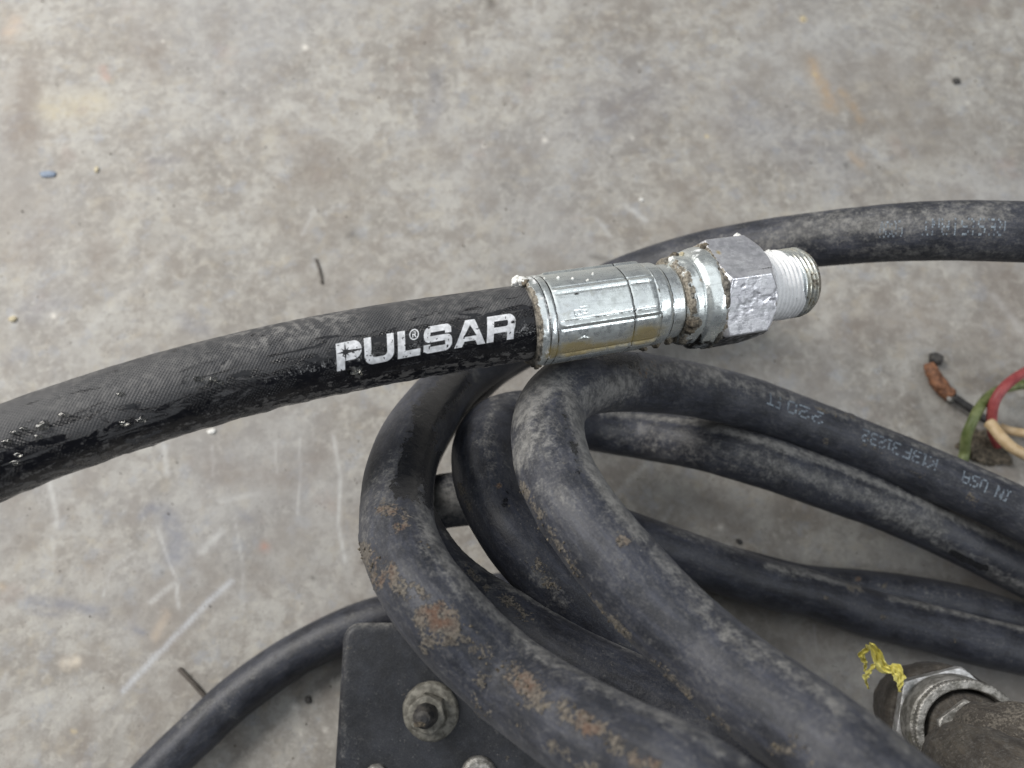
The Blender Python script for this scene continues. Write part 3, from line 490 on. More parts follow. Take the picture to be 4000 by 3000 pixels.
# lettering: every cell of a fine grid whose centre lies inside a letter
def rr(x, y, x0, y0, x1, y1, tl=0, tr=0, br=0, bl=0):                      # rounded box
    ins = (x >= x0) & (x <= x1) & (y >= y0) & (y <= y1)
    for (cx, cy, r, sx, sy) in ((x0+tl, y1-tl, tl, -1, 1), (x1-tr, y1-tr, tr, 1, 1), (x1-br, y0+br, br, 1, -1), (x0+bl, y0+bl, bl, -1, -1)):
        if r: ins &= ~(((x-cx)*sx > 0) & ((y-cy)*sy > 0) & (np.hypot(x-cx, y-cy) > r))
    return ins
def letters(x, y):
    P = rr(x, y, 0, 0, .33, 1) | rr(x, y, 0, .33, 1.02, 1.0, 0, .33, .33, 0)
    cx, cy = .36, .64
    for k in range(8):
        a = k*PI/4; L = .33 if k % 2 == 0 else .21
        if k == 0: L = .7
        if k == 6: L = .36
        dx, dy = x-cx, y-cy; al = dx*math.cos(a)+dy*math.sin(a); pe = np.abs(-dx*math.sin(a)+dy*math.cos(a))
        P &= ~((al > 0) & (al < L) & (pe < (.05 if k % 2 == 0 else .045)*(1-al/L)+.014*(k == 0)+.004))
    P &= ~(np.hypot(x-cx, y-cy) < .06)
    X = x-1.13; U = rr(X, y, 0, 0, 1.21, 1, 0, 0, .36, .36) & ~rr(X, y, .29, .25, .93, 1.2, 0, 0, .14, .14)
    X = x-2.50; L_ = rr(X, y, 0, 0, .30, 1) | rr(X, y, 0, 0, .93, .26)
    X = x-3.18; cyr = .80; R0 = (np.hypot(X, y-cyr) < .20) & ~(np.hypot(X, y-cyr) < .155)
    R0 |= rr(X, y, -.075, cyr-.11, -.035, cyr+.11) | (rr(X, y, -.075, cyr-.01, .075, cyr+.11, 0, .05, .05, 0) & ~rr(X, y, -.03, cyr+.02, .035, cyr+.075)) | ((np.abs((X-.02)-(cyr-.01-y)*.5) < .028) & (y < cyr) & (y > cyr-.11))
    X = x-3.56; w_ = 1.20
    S = rr(X, y, .02, .76, w_-.04, 1, .30, .22, 0, 0) | rr(X, y, .02, .40, .30, 1, .30, 0, 0, .24) | rr(X, y, .02, .40, w_, .62, 0, .24, 0, .22) | rr(X, y, w_-.29, 0, w_, .62, 0, .24, .30, 0) | rr(X, y, 0, 0, w_, .24, 0, 0, .30, .22)
    S |= rr(X, y, w_-.32, .66, w_-.04, .9, 0, 0, 0, 0) | rr(X, y, 0, .08, .28, .33)
    S &= ~(rr(X, y, .30, .62, w_-.3, .76)) & ~rr(X, y, .28, .24, w_-.29, .40)
    X = x-4.86; w_ = 1.34; h = w_/2
    A = (y >= 0) & (y <= 1) & (np.abs(X-h) < (.20+(h-.20)*(1-y))) & ~((np.abs(X-h) < (.30*(.80-y)/.45)) & (y > .38) & (y < .80)) & ~((np.abs(X-h) < (.20+(h-.20)*(1-y))-.34) & (y < .20))
    X = x-6.26; w_ = 1.16
    Rr = rr(X, y, 0, 0, .29, 1) | (rr(X, y, 0, .33, w_, 1, 0, .30, .16, 0) & ~rr(X, y, .29, .55, w_-.30, .78, 0, .08, .08, 0)) | rr(X, y, w_-.32, 0, w_-.04, .45)
    return P | U | L_ | R0 | S | A | Rr
def build_letters():
    nx, ny = 900, 130
    x = np.linspace(0, 7.42, nx+1); y = np.linspace(0, 1, ny+1)
    xc, yc = np.meshgrid((x[1:]+x[:-1])/2, (y[1:]+y[:-1])/2, indexing='ij'); inside = letters(xc, yc)
    X, Y = np.meshgrid(x, y, indexing='ij')
    s0, s1 = s_at(HT, 1311), s_at(HT, 2012); hh = math.radians(37)
    s = s0+(s1-s0)*(X/7.42) + (Y-.5)*.0009
    ph = np.radians(np.interp(X, [0, 7.42], [-24, -21])) + hh*Y
    V = surf(HT, s, ph, .00009).reshape(-1, 3)
    wear = fbm(V[:0], 1) if False else None
    ctr = surf(HT, s0+(s1-s0)*(xc/7.42), np.radians(-22)+hh*yc).reshape(nx, ny, 3)
    inside &= ~((fbm(ctr, 1500, 2, 3) > .72))
    F = grid_faces(nx+1, ny+1)[inside.ravel()]
    used = np.unique(F); m = np.zeros(len(V), int); m[used] = np.arange(len(used))
    mesh_obj('lettering', V[used], m[F], M_print, hose)
build_letters()
# metal fitting: lathe about the axis, radius may depend on the angle
N0 = CAM-(P0+P1)/2; N0 = N0-(N0@AX)*AX; N0 /= np.linalg.norm(N0); B0 = np.cross(N0, AX)
def lathe(name, prof, mat, parent, rfn=None, paint_fn=None, nphi=240, sub=.0003, ax=None, uvs=.02, smooth=True):
    O, A, Nn, Bb, L = ax if ax else (P0, AX, N0, B0, AL)
    t = np.array([p[0] for p in prof])*L; r = np.array([p[1] for p in prof])/1000
    seg = [(t[0], r[0])]
    for i in range(len(t)-1):
        d = math.hypot(t[i+1]-t[i], r[i+1]-r[i]); n = max(1, int(d/sub))
        for k in range(1, n+1): seg.append((t[i]+(t[i+1]-t[i])*k/n, r[i]+(r[i+1]-r[i])*k/n))
    seg = np.array(seg); phi = np.linspace(-PI, PI, nphi+1)
    TT, PH = np.meshgrid(seg[:, 0], phi, indexing='ij'); RR = np.repeat(seg[:, 1][:, None], nphi+1, 1)
    dirv = np.cos(PH)[..., None]*Nn+np.sin(PH)[..., None]*Bb
    if rfn: RR = rfn(TT/L, PH, RR, O+TT[..., None]*A+RR[..., None]*dirv)
    P = O+TT[..., None]*A+RR[..., None]*dirv
    pa = np.zeros(TT.shape+(4,)) if paint_fn is None else paint_fn(TT/L, np.degrees(PH), P)
    uv = np.stack([TT/uvs, PH*.0105/uvs], -1).reshape(-1, 2)
    return mesh_obj(name, P.reshape(-1, 3), grid_faces(*TT.shape)[:, ::-1], mat, parent, uv=uv, paint=pa.reshape(-1, 4), smooth=smooth)
def g_(x, c, w_): return np.exp(-((x-c)/w_)**2)
G1, G2, G3, S1, S2 = .022, .046, .292, .382, .430
def fer_r(t, ph, r, P):
    d = np.degrees(ph); rid = 0
    for k in range(8):
        c = 34-45*k; dd = (d-c+180) % 360-180
        rid = rid + g_(dd, 0, 2.2)*.00032 - g_(dd, 4.8, 1.0)*.00020 - g_(dd, -4.8, 1.0)*.00020
    body = sst(.052, .064, t)*sst(S1+.005, S1-.01, t)
    flat = sum(g_((d-(34-45*k)+180) % 360-180, 0, 16) for k in range(8))
    r = r + body*rid + body*(flat-.5)*.00026
    for c, w_ in ((G1, .0026), (G2, .0026), (G3, .0022)): r = r - g_(t, c, w_)*.00030
    r = r + (fbm(P, 60, 3, 2)-.5)*.00012 + (fbm(P, 500, 3, 3)-.5)*.00006
    r = r + sst(.004, -.004, t)*(fbm(P, 500, 5, 2)-.5)*.0010
    for (tc, pc, w1, w2) in ((0.103, 2, .002, 4), (0.115, 5, .010, .7), (0.115, -1, .010, .7), (0.121, 2, .002, 2), (0.133, 4, .007, .7), (0.133, 0, .007, .7), (0.141, 2, .002, 2.5), (0.131, 8, .012, .5)):
        r = r - (np.abs(t-tc) < w1)*(np.abs(d-pc) < w2)*.00022
    for sg in (1, -1): r = r + (np.abs((t-.125)*sg-.009) < .010)*(np.abs(d+29.5+np.abs(t-.125)*180) < .8)*.0002
    return r
def fer_p(t, d, P):
    p = np.zeros(t.shape+(4,))
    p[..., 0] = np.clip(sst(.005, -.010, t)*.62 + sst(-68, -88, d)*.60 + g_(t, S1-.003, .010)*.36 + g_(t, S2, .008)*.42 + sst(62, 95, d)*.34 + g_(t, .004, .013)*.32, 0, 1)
    p[..., 1] = np.clip(g_(t, .10, .055)*g_(d, -46, 13)*1.25 + g_(t, .34, .055)*g_(d, -42, 17)*1.1 + g_(t, .21, .08)*g_(d, -49, 8)*.8 + g_(t, .025, .02)*g_(d, -48, 12)*.9 + .12, 0, 1)
    p[..., 2] = sst(-.01, .0, t)*sst(.06, .015, t)*.38
    gr = g_(t, G1, .0024)+g_(t, G2, .0024)+g_(t, G3, .0020)+g_(t, S1+.003, .0022)+g_(t, S2+.003, .002)
    lines = sum(g_((d-(34-45*k)-4.8+180) % 360-180, 0, .9)*sst(.05, .07, t)*sst(S1, S1-.02, t) for k in range(8))*.62
    p[..., 3] = np.clip(gr*1.1 + lines + g_(t, .12, .014)*g_(d, 26, 2.2)*.85 + g_(t, .33, .028)*g_(d, 29, 1.8)*.7, 0, 1)
    return p
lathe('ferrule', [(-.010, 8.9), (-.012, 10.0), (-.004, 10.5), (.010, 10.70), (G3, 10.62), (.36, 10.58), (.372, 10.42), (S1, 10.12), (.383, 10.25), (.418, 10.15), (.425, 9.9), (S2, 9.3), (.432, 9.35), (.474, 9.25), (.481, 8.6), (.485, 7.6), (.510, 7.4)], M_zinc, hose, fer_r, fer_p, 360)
C0, C1_ = .484, .598
def col_r(t, ph, r, P):
    d = np.degrees(ph)
    r = r + (fbm(P, 150, 4, 3)-.5)*.0005 + (fbm(P, 520, 4, 3)-.5)*.00018
    return r + sst(C0+.035, C0+.012, t)*(vn(P, 380, 2)-.45)*.0013 + sst(-60, -85, d)*(fbm(P, 250, 9, 2)-.3)*.0020 - g_(t, C0+.052, .006)*.00035
def col_p(t, d, P):
    p = np.zeros(t.shape+(4,))
    p[..., 0] = np.clip(sst(C0+.036, C0+.008, t)*.60 + sst(C1_-.022, C1_+.002, t)*.66 + g_(d, -36, 10)*g_(t, C0+.025, .02)*.9 + sst(70, 95, d)*.4 + g_(d, 22, 6)*g_(t, C0+.045, .02)*.45, 0, 1)
    p[..., 2] = g_(d, 58, 22)*.45*g_(t, C1_-.04, .05)
    p[..., 1] = .12
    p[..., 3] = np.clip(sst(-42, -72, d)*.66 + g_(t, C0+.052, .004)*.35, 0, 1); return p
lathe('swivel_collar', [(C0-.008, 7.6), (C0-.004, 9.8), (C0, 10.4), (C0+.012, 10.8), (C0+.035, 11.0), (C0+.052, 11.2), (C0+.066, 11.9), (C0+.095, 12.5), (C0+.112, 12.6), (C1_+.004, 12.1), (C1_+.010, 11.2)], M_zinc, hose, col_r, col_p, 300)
H0, H1 = .592, .772
def hex_rf(t, ph, r, P):
    d = np.degrees(ph); ap = .0143*math.cos(PI/6); a = (d-12) % 60; hr = ap/np.cos(np.radians(a-30))
    cham = np.minimum(.01295+(t-H0-.006)*AL*1.7, .01275+(H1-t)*AL*.85)
    rr_ = np.minimum(hr, np.maximum(cham, .0118)); rr_ = np.where(r < .0115, r, rr_)
    return rr_ + np.where(r < .0115, 0, (fbm(P, 260, 6, 3)-.5)*.00010 - sst(.56, .70, fbm(P, 460, 9, 3))*sst(-42, -10, d)*sst(14, 10, d)*.00012)
def hex_p(t, d, P):
    p = np.zeros(t.shape+(4,))
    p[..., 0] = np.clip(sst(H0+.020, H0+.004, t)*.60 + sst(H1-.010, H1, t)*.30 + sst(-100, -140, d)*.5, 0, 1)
    p[..., 3] = np.clip(sst(-49, -53, d)*.66 + g_(d, 11.5, 1.0)*.40 + sst(-22, 3, d)*sst(11.5, 9, d)*.28 + g_(d, 19, 1.6)*sst(H0+.08, H0+.13, t)*.52 + .04, 0, 1); p[..., 1] = g_(t, H0+.03, .01)*g_(d, 52, 5)*.9; return p  # lower facet coloured dark, standing in for its reflection of the floor
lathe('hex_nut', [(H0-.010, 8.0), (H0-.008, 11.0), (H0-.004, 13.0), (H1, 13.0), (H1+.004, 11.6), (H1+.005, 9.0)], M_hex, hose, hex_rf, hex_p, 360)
# crust packed into the joints
def crust(name, t0, t1, r0, r1, amp, seed, mat):
    def rf(t, ph, r, P): return r + np.where(r > .0088, (fbm(P, 480, seed, 4)-.52)*amp + (fbm(P, 130, seed+5, 2)-.5)*amp*1.2, 0)
    lathe(name, [(t0, 8.0), (t0+.002, r0), ((t0+t1)/2, max(r0, r1)), (t1-.002, r1), (t1, 8.0)], mat, hose, rf, None, 260)
crust('joint_crust', H0-.010, H0+.009, 11.8, 12.4, .0026, 3, M_grub)
crust('joint_crust', C0-.006, C0+.010, 9.3, 10.0, .0030, 8, M_grub)
crust('joint_crust', -.016, -.004, 9.5, 10.1, .0018, 12, M_grub)
PT = .0155
def th_r(t, ph, r, P):
    x = (t/PT + ph/(2*PI)) % 1; tri = 1-np.abs(x*2-1)
    full = sst(H1+.012, H1+.025, t)*sst(.980, .965, t)
    fill = sst(.915, .885, t)
    r = r - np.where(r > .0075, full*(1-tri)*(.00115-.00055*fill), 0)
    return r + fill*(fbm(P, 350, 3, 3)-.5)*.00050
def th_p(t, d, P):
    p = np.zeros(t.shape+(4,)); k = .915 + .02*g_(d, -60, 40) - .012*sst(30, 60, d)
    x = (t/PT + np.radians(d)/(2*PI)) % 1; tri = 1-np.abs(x*2-1)
    p[..., 2] = np.clip(sst(k, k-.008, t)*1.05 - .42*(tri < .22), 0, 1)  # groove shading painted in: less white at the thread roots
    p[..., 0] = np.clip(g_(t, H1+.010, .006)*.5 + sst(k, k+.01, t)*.36 + sst(.97, .985, t)*.35 + g_(t, H1+.04, .012)*g_(d, -70, 7)*.9, 0, 1)
    p[..., 1] = sst(k, k+.01, t)*.45; p[..., 3] = np.clip((tri < .3)*sst(k, k+.008, t)*.8 + g_(t, H1+.03, .008)*g_(d, -64, 4)*1.2, 0, 1); return p
lathe('threaded_end', [(H1+.002, 8.9), (H1+.016, 9.3), (.965, 9.2), (.985, 8.2), (.986, 6.2), (.91, 6.0)], M_zinc, hose, th_r, th_p, 300)
# lumps of dried residue and droplets
def lump(name, c, r, mat, parent, seed, squash=(1, 1, 1), n=14, amp=.5, smooth=True):
    th, ph = np.meshgrid(np.linspace(0, PI, n), np.linspace(0, 2*PI, 2*n), indexing='ij')
    d = np.stack([np.sin(th)*np.cos(ph), np.sin(th)*np.sin(ph), np.cos(th)], -1)
    rr_ = r*(1+amp*(fbm(d, 1.7, seed, 3)-.5)*2); rr_[:, -1] = rr_[:, 0]; rr_[0] = rr_[0, 0]; rr_[-1] = rr_[-1, 0]
    P = np.array(c)+d*rr_[..., None]*np.array(squash)
    return mesh_obj(name, P.reshape(-1, 3), grid_faces(n, 2*n), mat, parent, smooth=smooth)
def on_axis(t, deg, r): a = math.radians(deg); return P0+AX*t*AL+(math.cos(a)*N0+math.sin(a)*B0)*r
for k, (t, dg, r, s, m) in enumerate([(-.030, 76, .0096, .0012, M_white), (-.020, 82, .0100, .0011, M_white), (-.016, 68, .0102, .0011, M_white), (-.010, 62, .0102, .0009, M_dirt), (C0+.006, 72, .0104, .0008, M_white), (C0+.03, 82, .0110, .0010, M_dirt),
                                      (C0+.014, -36, .0102, .0013, M_dirt), (C0+.008, -48, .0100, .0012, M_dirt), (H0+.008, 68, .0128, .0010, M_dirt), (H0+.012, 14, .0130, .0008, M_dirt), (.45, -80, .0096, .0010, M_dirt), (.41, -84, .0101, .0010, M_dirt), (.36, -82, .0105, .0009, M_dirt),
                                      (.0, -80, .0104, .0010, M_dirt), (.54, -88, .0106, .0011, M_bolt), (.58, -90, .0113, .0013, M_bolt), (.735, 76, .0140, .0008, M_white), (.855, 76, .0090, .0006, M_white), (.535, 80, .0110, .0007, M_straw), (.09, 58, .0107, .00035, M_white), (.13, 52, .0107, .0003, M_white), (.17, 44, .0107, .00035, M_white), (.20, 56, .0107, .0003, M_white), (.05, 62, .0106, .0003, M_white), (.36, 30, .0106, .0003, M_white)]):
    lump('residue_lump', on_axis(t, dg, r), s, m, hose, k+2, (1, 1, .8), 12, .8)
for k, (u, v, s) in enumerate([(772, 1480, .0006), (829, 1477, .0005), (152, 1666, .0007), (165, 1660, .0005), (240, 1625, .0005), (487, 1651, .0006), (547, 1644, .0006), (468, 1537, .0004), (861, 1496, .0004), (50, 1690, .0005), (30, 1720, .0005), (90, 1675, .0004), (1385, 1442, .0009), (1390, 1458, .0006), (60, 1780, .0005), (52, 1810, .0005), (150, 1700, .0004)]):
    k0 = np.argmin((HT.U-u)**2+(HT.V-v)**2+(np.cos(HT.PH) < 0)*1e9); p = (HT.P+HT.disp[..., None]*HT.dir).reshape(-1, 3)[k0]
    lump('oil_droplet', p, s*.95, M_oil, hose, k, (2.2, 1.1, .6), 12, .45)
# ---------------------------------------------------------------- black housing with its bolt
BH = .052
def box_build():
    c = unh(1323, 2432, BH); c2 = unh(1323, 3000, BH)
    x0 = (c[0]+c2[0])/2; y1 = unh(1400, 2432, BH)[1]; x1 = unh(2330, 2700, BH)[0]; y0 = unh(1700, 3500, BH)[1]
    root = empty('equipment_housing', ((x0+x1)/2, (y0+y1)/2, .018), 'black rubber covered housing corner with one grey flanged bolt, under the leftmost loop', 'housing')
    nx, ny, r = 110, 110, .0035
    X, Y = np.meshgrid(np.linspace(0, 1, nx), np.linspace(0, 1, ny), indexing='ij')
    # rounded block: profile loops from the underside over the rounded edge onto the face
    loops = []; hw, hh = (x1-x0)/2, (y1-y0)/2; cx, cy = (x0+x1)/2, (y0+y1)/2
    def ring(ins, z, rc):
        pts = []
        for (sx, sy, a0) in ((1, 1, 0), (-1, 1, 90), (-1, -1, 180), (1, -1, 270)):
            for a in np.linspace(a0, a0+90, 9): pts.append((cx+sx*(hw-rc)+(rc-ins)*math.cos(math.radians(a)), cy+sy*(hh-rc)+(rc-ins)*math.sin(math.radians(a)), z))
        out = []
        for i in range(len(pts)):
            a, b = np.array(pts[i]), np.array(pts[(i+1) % len(pts)]); n = max(1, int(np.linalg.norm(b-a)/.0012))
            n = 40 if np.linalg.norm(b-a) > .01 else 1
            for k in range(n): out.append(a+(b-a)*k/n)
        return np.array(out)
    prof = [(.004, .018), (0, .020), (0, BH-.0022)]+[(.0022*(1-math.cos(a)), BH-.0022*(1-math.sin(a))) for a in np.linspace(.15, PI/2, 6)]
    rc = .0050
    for ins, z in prof: loops.append(ring(ins, z, rc))
    for k in range(1, 27): loops.append(np.array([(cx, cy, BH)])*(k/26)+loops[len(prof)-1]*(1-k/26))
    L = np.array(loops); n, m = L.shape[:2]; L = np.concatenate([L, L[:, :1]], 1); P = L
    P = P + np.array([0, 0, 1])*((fbm(P, 60, 3, 3)-.5)*.0010*(P[..., 2] > BH-.004))[..., None]
    u, v, z = proj(P.reshape(-1, 3)); pa = np.zeros((P.shape[0]*P.shape[1], 4))
    pa[:, 2] = np.clip(np.exp(-((v-2432)/22)**2)*.75+np.exp(-((u-1345)/22)**2)*.30, 0, 1)*.9
    uv = np.stack([P[..., 0]/.02, P[..., 1]/.09], -1).reshape(-1, 2)
    mesh_obj('housing_body', P.reshape(-1, 3), grid_faces(n, m+1), M_box, root, uv=uv, paint=pa)
    for fx, fy in ((x0+.012, y0+.012), (x1-.012, y0+.012), (x1-.012, y1-.016), (x0+.022, y1-.030)):
        lathe('rubber_foot', [(0, 0), (0, 5.0), (.010, 5.6), (.021, 6.0), (.0212, 0)], M_blk, root, None, None, 24, sub=.004, ax=(np.array([fx, fy, .0005]), np.array([0, 0, 1.]), np.array([1., 0, 0]), np.array([0, 1., 0]), 1.0))
    bc = unh(1682, 2778, BH); ax = np.array([-.10, -.09, 1.0]); ax /= np.linalg.norm(ax); n_ = np.array([1, 0, 0])-ax[0]*ax; n_ /= np.linalg.norm(n_); b_ = np.cross(n_, ax)
    A = (bc-ax*.0005, ax, n_, b_, 1.0)
    s = .2255/3080*113*1000*1.0
    R1 = 112*(HC-BH)/1.09/3080*1000
    lathe('flange_washer', [(0, R1), (.0010, R1*1.0), (.0018, R1*.93), (.0024, R1*.72), (.0024, R1*.3)], M_bolt, root, lambda t, ph, r, P: r+(fbm(P, 400, 2, 3)-.5)*.0006*(r > .003), None, 120, ax=A)
    def hx(t, ph, r, P): a = (np.degrees(ph)-18) % 60; h = .0050/np.cos(np.radians(a-30)); return np.where(r > .0035, np.minimum(h, r+.0008)+(fbm(P, 500, 4, 3)-.5)*.0005, r)
    lathe('hex_nut', [(.0022, R1*.70), (.0040, R1*.66), (.0058, R1*.60), (.0066, R1*.50), (.0068, R1*.3)], M_bolt, root, hx, None, 120, ax=A)
    def bs(t, ph, r, P): x = (t/.0009+ph/(2*PI)) % 1; return r-.0002*(np.abs(x*2-1))*(r > .0015)+(fbm(P, 600, 4, 2)-.5)*.0004
    lathe('bolt_shank', [(.0055, 3.5), (.0085, 3.4), (.0105, 3.0), (.0122, 2.3), (.0128, 1.2), (.0129, 0.0)], M_dark, root, bs, None, 80, ax=A)
    lump('rust_flake', bc+ax*.0122+np.array([-.0006, -.0014, 0]), .0009, M_dirt, root, 5, (1.7, .8, .6))
    for u0, rr0, v0 in ((1870, 82, 3028), (1472, 56, 3035)):
        p = unh(u0, v0, BH); A2 = (p, np.array([0, 0, 1.]), np.array([1., 0, 0]), np.array([0, 1., 0]), 1.0); q_ = rr0*(HC-BH)/1.09/3080*1000*.86
        lathe('screw_head', [(-.001, q_), (.0012, q_), (.0022, q_*.93), (.0028, q_*.75), (.0030, 0)], M_grey, root, None, None, 60, ax=A2)
box_build()
# ---------------------------------------------------------------- cable gland at the lower right
def gland():
    c_hex = un(3712, 2832, .2200); c_ring = un(3800, 2876, .2030); ax = c_ring-c_hex; L = float(np.linalg.norm(ax)); ax /= L
    n_ = CAM-c_hex; n_ = UP-(UP@ax)*ax; n_ /= np.linalg.norm(n_); b_ = np.cross(n_, ax); A = (c_hex, ax, n_, b_, 1.0)
    root = empty('cable_gland', (c_hex[0], c_hex[1], 0), 'grey metal cable gland with hex locknut and muddy brown sleeve beside the yellow tape', 'cable gland')
    rf = lambda amp: (lambda t, ph, r, P: r+(fbm(P, 350, 3, 3)-.5)*amp)
    back = (c_hex-CAM)@-np.array([0, 0, 1.0])
    lathe('gland_body', [(-.030, 13.6), (-.020, 14.6), (-.010, 15.9), (-.0042, 15.8), (-.0020, 15.0), (-.0015, 8)], M_sleeve, root, rf(.0012), None, 120, sub=.0008, ax=A)
    def hx(t, ph, r, P):
        a = (np.degrees(ph)+13-25) % 60; ap = .0140; h = ap/np.cos(np.radians(a-30)); return np.where(r > .0130, np.minimum(h, r)+(fbm(P, 400, 4, 3)-.5)*.0002, r)
    lathe('hex_locknut', [(-.0016, 11.0), (-.0014, 15.9), (.0024, 16.3), (.0031, 15.4), (.0034, 11.0)], M_nut, root, hx, None, 360, ax=A)
    lathe('gland_collar', [(.0030, 13.0), (.0038, 13.9), (.0052, 14.1), (.0105, 13.9), (.0120, 13.4), (.0125, 12.2)], M_grey, root, rf(.0003), None, 160, ax=A)
    def teeth(t, ph, r, P): return r + np.where(r > .0128, (np.abs((np.degrees(ph)/4.5) % 1-.5) < .25)*.00025, 0)
    L2 = L
    lathe('toothed_ring', [(L2-.0035, 12.0), (L2-.0030, 13.4), (L2-.0004, 13.5), (L2, 13.2), (L2+.0001, 11.5), (L2-.0010, 11.2), (L2-.009, 11.1)], M_grey, root, teeth, None, 320, ax=A)
    def hx2(t, ph, r, P): a = (np.degrees(ph)+8) % 60; h = .0078/np.cos(np.radians(a-30)); return np.where(r > .0070, np.minimum(h, r), r)
    lathe('inner_seal', [(L2-.014, 11.2), (L2-.0040, 10.7), (L2-.0014, 10.0), (L2-.0008, 9.4), (L2-.0006, 3.0)], M_sleeve, root, rf(.0010), None, 120, ax=A)
    lathe('inner_hex', [(L2-.010, 9.0), (L2+.0006, 9.0), (L2+.0014, 8.4), (L2+.0016, 5.0)], M_grey, root, hx2, None, 180, ax=A)
    Pp = [un(3775, 2975, .205), un(3810, 3010, .196), un(3910, 3075, .184), un(4150, 3180, .172), un(4600, 3300, .170), np.array((.22, -.08, .09)), np.array((.30, -.10, .03)), np.array((.4, -.1, .012))]
    C, R, q = spline(Pp, [.0108, .0118, .0120, .0120, .0118, .011, .011, .011], .0009)
    T = Tube(C, R, q, 90); T.disp = (fbm(T.P, 200, 3, 4)-.5)*.0022+(fbm(T.P, 900, 3, 2)-.5)*.0005
    for e, m_ in ((0, .45), (1, .22), (2, .10)): T.disp[e] -= T.R[e]*m_
    T.paint[..., 0] = .36; T.paint[..., 2] = .30; T.build('brown_sleeve', M_sleeve, root)
    Pq = [un(3835, 2872, .206), un(3872, 2868, .196), un(4060, 2885, .188), un(4350, 2910, .186), un(4800, 2900, .20)]
    C, R, q = spline(Pq, [.0066, .0078, .0078, .0076, .0075], .0009); T = Tube(C, R, q, 70); T.disp = (fbm(T.P, 260, 7, 4)-.5)*.0022
    T.paint[..., 0] = .60; T.build('inner_conductor_sleeve', M_sleeve, root)
gland()
# ---------------------------------------------------------------- yellow tape scrap
def ribbon(name, pts, widths, mat, parent, thick=.00012, seed=1):
    P = np.array([un(*p) for p in pts]); C, Wd, q = spline(P, np.array(widths), .0004)
    T_, N_, B_ = frames(C); tw = (fbm(C, 180, seed, 2)-.5)*2.0; n = len(C); k = 9; rows = []
    for side in (1, -1):
        for i in range(n):
            a = tw[i]; w_ = math.cos(a)*B_[i]+math.sin(a)*N_[i]; nn = -math.sin(a)*B_[i]+math.cos(a)*N_[i]
            x = np.linspace(-1, 1, k)*side; cr = (vn(C[i]+x[:, None]*w_*Wd[i]/2, 700, seed)-.5)*.0010+(vn(C[i]+x[:, None]*w_*Wd[i]/2, 1900, seed)-.5)*.00025
            rows.append(C[i]+x[:, None]*w_*Wd[i]/2*(1+.25*(vn(C[i:i+1], 900, seed+4)[0]-.5)) + nn*(side*thick/2+cr[:, None]+(np.abs(x)**2*-.0010)[:, None]))
    A = np.array(rows).reshape(2, n, k, 3); V = np.concatenate([A[0], A[1]], 1); V = np.concatenate([V, V[:, :1]], 1)
    return mesh_obj(name, V.reshape(-1, 3), grid_faces(n, 2*k+1), mat, parent, smooth=True)
yt = empty('tape_scrap', unh(3440, 2600, 0), 'crumpled scrap of yellow tape sticking up from the cable gland', 'tape')
def sheet(name, Lp, Rp, seed, folds=2.5, n=46, k=16):
    def line(Q):
        P = np.array([un(*p) for p in Q]); C, _, q = spline(P, [.001]*len(P), .0003); t = np.linspace(0, len(C)-1, n)
        return np.stack([np.interp(t, np.arange(len(C)), C[:, a]) for a in range(3)], 1)
    A, B = line(Lp), line(Rp); rg = np.random.default_rng(seed)
    x = np.linspace(0, 1, k)[None, :, None]; P = A[:, None]*(1-x)+B[:, None]*x
    v = np.array([0, 0, 1.0]); tt = np.linspace(0, 1, n)[:, None]
    ph = rg.random()*6; crease = np.abs(((x[..., 0]*folds+tt*1.3+ph) % 1)-.5)*2                     # sharp lengthwise folds
    cross = np.abs(((tt*4.3+x[..., 0]*.8+ph) % 1)-.5)*2
    P = P+v*((crease-.5)*.0011+(cross-.5)*.0007)[..., None]+(fbm(P, 900, seed, 2)-.5)[..., None]*v*.0006
    e = (vn(P[:, :1], 1300, seed)-.5)*.0009; d = (B-A); d = d/np.maximum(np.linalg.norm(d, axis=1), 1e-6)[:, None]
    P[:, 0] += d*e; P[:, -1] += d*(vn(P[:, -1:], 1300, seed+3)-.5)*.0009                               # torn edges
    lo = P-v*.00014; V = np.concatenate([P, lo[:, ::-1]], 1); V = np.concatenate([V, V[:, :1]], 1)
    return mesh_obj(name, V.reshape(-1, 3), grid_faces(n, 2*k+1), M_yel, yt, smooth=False)
sheet('tape_strip', [(3381, 2534, .2225), (3384, 2516, .2205), (3402, 2545, .2200), (3414, 2590, .2200), (3438, 2624, .2200), (3472, 2634, .2195), (3490, 2628, .219)], [(3404, 2540, .221), (3402, 2509, .2170), (3428, 2524, .2170), (3447, 2560, .2180), (3458, 2588, .2190), (3480, 2600, .2185), (3494, 2604, .218)], 2)
sheet('tape_strip', [(3474, 2600, .2185), (3484, 2632, .2175), (3500, 2662, .217), (3508, 2690, .217), (3511, 2702, .217)], [(3490, 2590, .2185), (3518, 2596, .216), (3536, 2640, .2155), (3527, 2668, .216), (3513, 2703, .217)], 5, 3.2)
sheet('tape_strip', [(3412, 2588, .2205), (3392, 2615, .2225), (3375, 2636, .224), (3377, 2662, .225), (3391, 2692, .226)], [(3424, 2604, .2200), (3405, 2628, .2215), (3389, 2645, .2235), (3387, 2664, .225), (3397, 2690, .226)], 8, 1.5)
sheet('tape_strip', [(3392, 2522, .2215), (3362, 2540, .2225), (3352, 2556, .2230), (3362, 2575, .2240), (3374, 2600, .225), (3373, 2622, .226)], [(3398, 2544, .2230), (3385, 2556, .2235), (3378, 2566, .2235), (3384, 2582, .2245), (3388, 2602, .2255), (3380, 2624, .226)], 11, 1.6)
